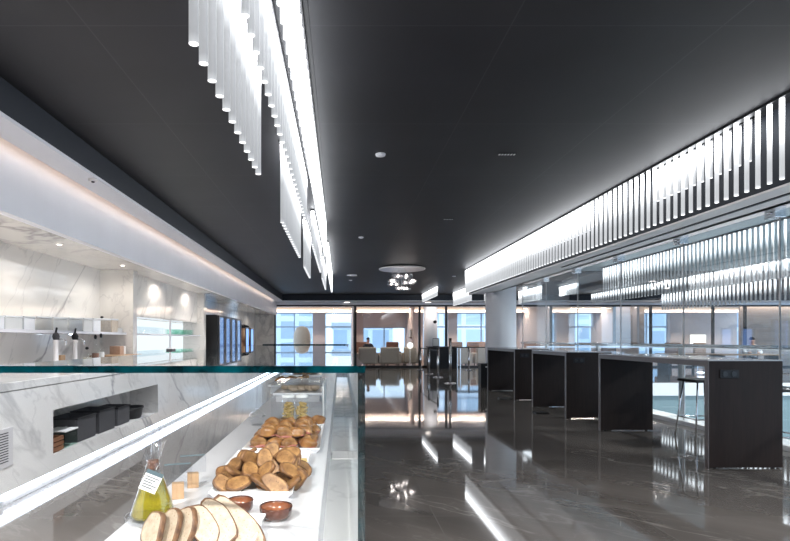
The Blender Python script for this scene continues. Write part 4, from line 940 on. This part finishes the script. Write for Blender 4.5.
for i in range(8):
    a, b = piers[i][1], piers[i+1][0]
    t = empty(f'window_{i+11}', ((a+b)/2, YW, 0.35)); tag(t, f'office window {i+1} onto the city', 'window', kind='structure')
    hw = (b-a)/2; n = max(1, round((b-a)/1.3)); bx = []
    for q in range(n+1):
        x = -hw+2*hw*q/n; bx.append((x-0.03, x+0.03, -0.04, 0.04, 0, 2.43))
    bx += [(-hw, hw, -0.035, 0.035, 1.60, 1.67), (-hw, hw, -0.035, 0.035, 0, 0.05), (-hw, hw, -0.035, 0.035, 2.38, 2.43)]
    boxpart('window_frame', M['frame'], t, *bx); boxpart('pane', M['glass'], t, (-hw, hw, -0.004, 0.004, 0.05, 2.38))
t = empty('roller_blind', (2.46, YW-0.4, 2.0), label='half lowered pale roller blind at the window behind the sofas', cat='blind')
boxpart('cloth', M['blind'], t, (-1.17, 1.17, 0.0, 0.01, -0.05, 0.86)); boxpart('bottom_bar', M['frame'], t, (-1.17, 1.17, -0.01, 0.02, -0.09, -0.05))
mb = MB(); mb.tube([(-1.2, 0.0, 0.88), (1.2, 0.0, 0.88)], 0.04, 12); mb.build('roller', M['frame'], t)
struct('wall_office', M['pink'], [(0.62, 0.72, YB+0.06, YW-0.3, 0, 3.0), (3.68, 3.78, YB+2.1, YW-0.3, 0, 3.0), (9.8, 9.9, YB+0.06, YW-0.3, 0, 3.0), (13.9, 14.0, YB+0.06, YW-0.3, 0, 3.0)], 'warm pale partitions between the offices', 'wall')
struct('wall_panelled', M['panel_wood'], [(18.9, 22, YB+0.3, YB+0.4, 0, 3.0), (13.0, 14.5, YB+0.5, YB+0.55, 0.9, 3.0)], 'wood panelled wall behind the far right office glass', 'wall')
mb = MB(); mb.lathe([(0.33, 0), (0.33, 3.0)], (4.36, 25.4, 0), seg=40)
tag(mb.build('column_far', M['white']), 'round white column behind the black reception desk', 'column', kind='structure')
t = empty('wall_camera', (4.5, 25.06, 2.15), label='small black camera on the far round white column', cat='camera')
mb = MB(); mb.tube([(0, 0.02, 0), (0, -0.08, 0.0)], 0.02, 8); mb.build('bracket', M['black'], t); mb = MB(); mb.blob((0, -0.12, -0.03), (0.09, 0.07, 0.08), 2); mb.build('body', M['blackmetal'], t)
t = empty('wall_sign', (3.6, 27.2, 1.6), label='small pale square notice on the office partition', cat='notice')
boxpart('plate', M['paper'], t, (-0.02, 0.055, -0.25, 0.25, -0.2, 0.2)); boxpart('edge_bar', M['brown'], t, (-0.03, 0.055, -0.27, 0.27, -0.25, -0.2))

# furniture in the offices
def sofa(x, y, wd, label, rz=0):
    t = empty('sofa', (x, y, 0), rz, label, 'sofa', 'beige sofas behind the office glass')
    boxpart('base', M['beige'], t, (-wd/2, wd/2, 0.0, 0.85, 0.12, 0.42), bevel=0.04, )
    boxpart('backrest', M['beige'], t, (-wd/2, wd/2, -0.05, 0.17, 0.14, 0.92), bevel=0.06)
    for s in (-1, 1): boxpart('armrest', M['beige'], t, (s*wd/2-0.09, s*wd/2+0.09, 0.0, 0.85, 0.14, 0.64), bevel=0.05)
    boxpart('seat_cushion', M['beige'], t, (-wd/2+0.1, wd/2-0.1, 0.18, 0.83, 0.42, 0.54), bevel=0.03)
    for sx in (-1, 1):
        for sy in (0.06, 0.78): boxpart('leg', M['blackmetal'], t, (sx*(wd/2-0.08)-0.02, sx*(wd/2-0.08)+0.02, sy-0.02, sy+0.02, 0, 0.13))
sofa(1.30, 25.0, 0.84, 'beige sofa behind the office glass, nearest the display case')
sofa(2.38, 25.0, 0.90, 'beige sofa behind the office glass, middle of three')
sofa(3.40, 25.5, 0.62, 'beige sofa behind the office glass under the white lamp')
sofa(5.75, 25.2, 1.0, 'beige sofa behind the long thin dark table')
sofa(6.95, 25.2, 0.8, 'beige sofa behind the white column')
def armchair(x, y, rz, label, m='brown'):
    t = empty('armchair', (x, y, 0), rz, label, 'armchair', 'brown armchairs in the offices')
    boxpart('seat', M[m], t, (-0.33, 0.33, -0.3, 0.32, 0.28, 0.46), bevel=0.04)
    boxpart('backrest', M[m], t, (-0.33, 0.33, 0.26, 0.38, 0.40, 1.16), bevel=0.05)
    for s in (-1, 1): boxpart('armrest', M[m], t, (s*0.36-0.05, s*0.36+0.05, -0.3, 0.32, 0.3, 0.66), bevel=0.03)
    for sx in (-0.28, 0.28):
        for sy in (-0.24, 0.28): boxpart('leg', M['blackmetal'], t, (sx-0.02, sx+0.02, sy-0.02, sy+0.02, 0, 0.29))
armchair(wx(393, 27.6), 27.6, 0, 'brown high-backed armchair facing the middle sofa')
armchair(1.16, 28.3, 0, 'brown high-backed armchair at the left office pier')
armchair(wx(459, 26.6), 26.6, 0.2, 'tan high-backed armchair beside the black window post', 'tan')
armchair(wx(474, 27.4), 27.4, -0.1, 'tan armchair beyond the long thin table, nearer the far column', 'tan')
armchair(wx(484, 28.4), 28.4, 0.1, 'tan armchair beyond the long thin table, nearer the near column', 'tan')
for k, px in enumerate((532, 570, 602, 636, 668, 702)):
    armchair(wx(px, 22.5), 22.5+0.6*(k % 2), 0.3*(k % 3-1)+PI, f'high-backed armchair across the void, {ords[k]} from the white column', ('brown', 'tan')[k % 2])
def coffee_table(x, y, label, m='black'):
    t = empty('coffee_table', (x, y, 0), 0, label, 'table')
    boxpart('tabletop', M[m], t, (-0.6, 0.6, -0.35, 0.35, 0.42, 0.46), bevel=0.01)
    for sx in (-0.5, 0.5):
        for sy in (-0.28, 0.28): boxpart('leg', M['blackmetal'], t, (sx-0.02, sx+0.02, sy-0.02, sy+0.02, 0, 0.42))
coffee_table(2.75, 26.75, 'low black coffee table between sofas and armchairs')
def desk(x, y, label, wd=2.2):
    t = empty('meeting_table', (x, y, 0), 0, label, 'table', 'tables across the void')
    boxpart('tabletop', M['oak'], t, (-wd/2, wd/2, -0.4, 0.4, 0.72, 0.76), bevel=0.008)
    for sx in (-wd/2+0.1, wd/2-0.1): boxpart('leg', M['blackmetal'], t, (sx-0.03, sx+0.03, -0.35, 0.35, 0, 0.72))
desk(wx(690, 20), 20, 'pale table across the void, nearer the white column'); desk(wx(745, 19.2), 19.2, 'pale table across the void in front of the person in white')
desk(wx(600, 19.6), 19.4, 'pale table across the void, left of the others', 1.6)
t = empty('table_lamp', (3.36, 25.28, 0), label='white globe lamp on a slim stand behind the beige sofa', cat='lamp')
mb = MB(); mb.blob((0, 0, 1.0), (0.15, 0.15, 0.16), 3); mb.build('globe', M['lamp_glass'], t)
mb = MB(); mb.lathe([(0.12, 0), (0.12, 0.02), (0.02, 0.03), (0.02, 0.86)], seg=16); mb.build('stand', M['steel'], t)
t = empty('lounge_chair', (wx(302, 26.6), 26.6, 0), PI, label='rounded beige lounge chair seen above the far case', cat='chair')
mb = MB(); mb.lathe([(0.28, 0.5), (0.36, 0.62), (0.44, 1.2), (0.42, 1.55), (0.3, 1.85), (0.1, 1.95), (0.02, 1.96)], seg=24, sy=0.7); mb.build('shell', M['beige'], t)
mb = MB(); mb.lathe([(0.25, 0), (0.25, 0.02), (0.04, 0.04), (0.04, 0.5)], seg=20); mb.build('pedestal', M['steel'], t)
t = empty('low_cabinet', (wx(315, 28.6), 28.6, 0), label='long low grey cabinet under the windows above the far case', cat='cabinet')
boxpart('body', M['frame'], t, (-2.4, 1.8, -0.25, 0.25, 0.02, 0.98), bevel=0.01); boxpart('cabinet_top', M['grey'], t, (-2.42, 1.82, -0.27, 0.27, 0.98, 1.02))
t = empty('lit_sign_box', (wx(698, 24.3), 24.3, 1.3), label='bright blank light box on the office glass across the void', cat='light box')
boxpart('stand', M['steel'], t, (-0.02, 0.02, 0.02, 0.05, -1.29, -0.22), (-0.2, 0.2, -0.1, 0.16, -1.3, -1.29)); boxpart('case', M['white'], t, (-0.38, 0.38, 0.0, 0.06, -0.22, 0.22)); boxpart('light_face', emitter('light_box_face', (1, 0.92, 0.82), 1.3), t, (-0.36, 0.36, -0.004, 0.0, -0.2, 0.2))

# ------------------------------------------------------------------ people
def skin_mesh(name, pts, edges, radii, mat, parent, root=0, sub=2):
    me = bpy.data.meshes.new(name); me.from_pydata([Vector(p) for p in pts], edges, []); me.update()
    o = bpy.data.objects.new(name, me); col.objects.link(o); o.parent = parent; me.materials.append(mat)
    md = o.modifiers.new('skin', 'SKIN'); sv = me.skin_vertices[0].data
    for i, r in enumerate(radii): sv[i].radius = (r, r) if not isinstance(r, tuple) else r
    for i in range(len(pts)): sv[i].use_root = (i == root)
    md.use_smooth_shade = True
    s = o.modifiers.new('sub', 'SUBSURF'); s.levels = sub; s.render_levels = sub
    return o
def seated_person(loc, rz, shirt, label, lean=0.12, arms=True):
    t = empty('person', loc, rz, label, 'person')
    # faces -y in its own frame, seat height 0.46
    P = [(0, 0, 0.55), (0, -lean*0.3, 0.72), (0, -lean*0.7, 0.90), (0, -lean, 1.03), (0, -lean, 1.12), (0, -lean-0.02, 1.20), (0, -lean-0.02, 1.30)]
    R = [(0.16, 0.12), (0.15, 0.11), (0.17, 0.11), (0.13, 0.09), 0.055, (0.08, 0.095), (0.07, 0.085)]
    E = [(0, 1), (1, 2), (2, 3), (3, 4), (4, 5), (5, 6)]
    def add(p, r, frm): P.append(p); R.append(r); E.append((frm, len(P)-1)); return len(P)-1
    arm_idx = []
    for s in (-1, 1):
        h = add((s*0.10, -0.06, 0.53), 0.085, 0); k = add((s*0.14, -0.46, 0.50), 0.065, h); a = add((s*0.14, -0.46, 0.10), 0.042, k); add((s*0.14, -0.60, 0.035), 0.035, a)
        sh = add((s*0.19, -lean, 1.0), 0.06, 3); el = add((s*0.25, -lean-0.14, 0.78), 0.045, sh); wr = add((s*0.14, -lean-0.36, 0.80), 0.032, el)
        hd = add((s*0.12, -lean-0.43, 0.80), 0.026, wr)
        for q in range(4): add((s*(0.12+0.02*(q-1.5)), -lean-0.51+0.008*abs(q-1.4), 0.785), 0.009, hd)
        add((s*0.075, -lean-0.45, 0.79), 0.010, hd)
    skin_mesh('body', P, E, R, M['skin'], t)
    SP = [(0, 0.0, 0.52), (0, -lean*0.3, 0.72), (0, -lean*0.7, 0.90), (0, -lean, 1.04)]; SR = [(0.18, 0.14), (0.17, 0.125), (0.19, 0.125), (0.145, 0.10)]; SE = [(0, 1), (1, 2), (2, 3)]
    for s in (-1, 1):
        SP.append((s*0.20, -lean, 1.0)); SR.append(0.07); SE.append((3, len(SP)-1))
        SP.append((s*0.255, -lean-0.14, 0.78)); SR.append(0.056); SE.append((len(SP)-2, len(SP)-1))
        SP.append((s*0.15, -lean-0.33, 0.80)); SR.append(0.043); SE.append((len(SP)-2, len(SP)-1))
    skin_mesh('shirt', SP, SE, SR, M[shirt], t)
    TP = [(0, 0.0, 0.54)]; TR = [(0.17, 0.13)]; TE = []
    for s in (-1, 1):
        i0 = len(TP); TP += [(s*0.10, -0.06, 0.53), (s*0.14, -0.46, 0.50), (s*0.14, -0.46, 0.10)]; TR += [0.098, 0.078, 0.058]; TE += [(0, i0), (i0, i0+1), (i0+1, i0+2)]
    skin_mesh('trousers', TP, TE, TR, M['shirt_dark'], t)
    mb = MB(); mb.blob((0, -lean-0.0, 1.315), (0.088, 0.105, 0.085), 3, 0.02, 2, lambda p, q: Vector((q.x, max(q.y, -0.075), q.z if p.z > -0.5 else q.z*0.6))); mb.build('hair', M['hair'], t)
    mb = MB(); mb.blob((0, -lean-0.115, 1.225), (0.014, 0.02, 0.022), 1)
    for s in (-1, 1): mb.blob((s*0.088, -lean-0.015, 1.235), (0.012, 0.02, 0.028), 1)
    mb.build('nose_and_ears', M['skin'], t)
    mb = MB()
    for s in (-1, 1): mb.blob((s*0.032, -lean-0.098, 1.25), (0.012, 0.008, 0.008), 1)
    mb.build('eyes', M['black'], t)
    return t
seated_person((wx(367.5, 27.2), 27.2, 0.0), 0.2, 'shirt_dark', 'dark-haired person in dark clothes seated behind the nearest beige sofa')
def stool_chair(x, y, rz, label):
    t = empty('side_chair', (x, y, 0), rz, label, 'chair')
    boxpart('seat', M['brown'], t, (-0.22, 0.22, -0.24, 0.2, 0.40, 0.45), bevel=0.02); boxpart('backrest', M['brown'], t, (-0.22, 0.22, 0.2, 0.24, 0.45, 0.9), bevel=0.02)
    for sx in (-0.19, 0.19):
        for sy in (-0.2, 0.19): boxpart('leg', M['blackmetal'], t, (sx-0.015, sx+0.015, sy-0.015, sy+0.015, 0, 0.4))
stool_chair(wx(367.5, 27.2), 27.2, 0.2, 'chair under the dark-haired person behind the nearest sofa')
X = wx(751, 20.3)
seated_person((X, 20.3, 0.0), -0.5, 'shirt_white', 'person in a white shirt leaning over the pale table across the void', 0.2)
stool_chair(X, 20.3, -0.5, 'chair under the person in the white shirt across the void')

# ================================================================== outside
t = struct('ground_outside', M['street'], [(-150, 150, 30, 200, -14.2, -14)], 'pale street far below the office windows', 'ground')
def tower(x0, x1, y0, y1, h, m, label):
    t = empty('office_tower', ((x0+x1)/2, (y0+y1)/2, -14), label=label, cat='building', group='buildings outside')
    a, b = (x1-x0)/2, (y1-y0)/2
    boxpart('facade', M[m], t, (-a, a, -b, b, 0, h)); boxpart('roof_parapet', M['slab_white'], t, (-a-0.3, a+0.3, -b-0.3, b+0.3, h, h+0.8))
tower(-14, -3, 70, 85, 34, 'bld_b', 'blue glazed office tower outside the left office windows')
tower(-1, 8, 80, 95, 17, 'bld_a', 'low pale office block outside behind the sofas')
tower(11, 22, 75, 90, 30, 'bld_a', 'pale office tower outside the windows by the far column')
tower(26, 44, 82, 95, 19, 'bld_b', 'broad blue office block outside to the right of the columns')
tower(50, 80, 90, 110, 40, 'bld_a', 'tall pale tower outside at the far right')
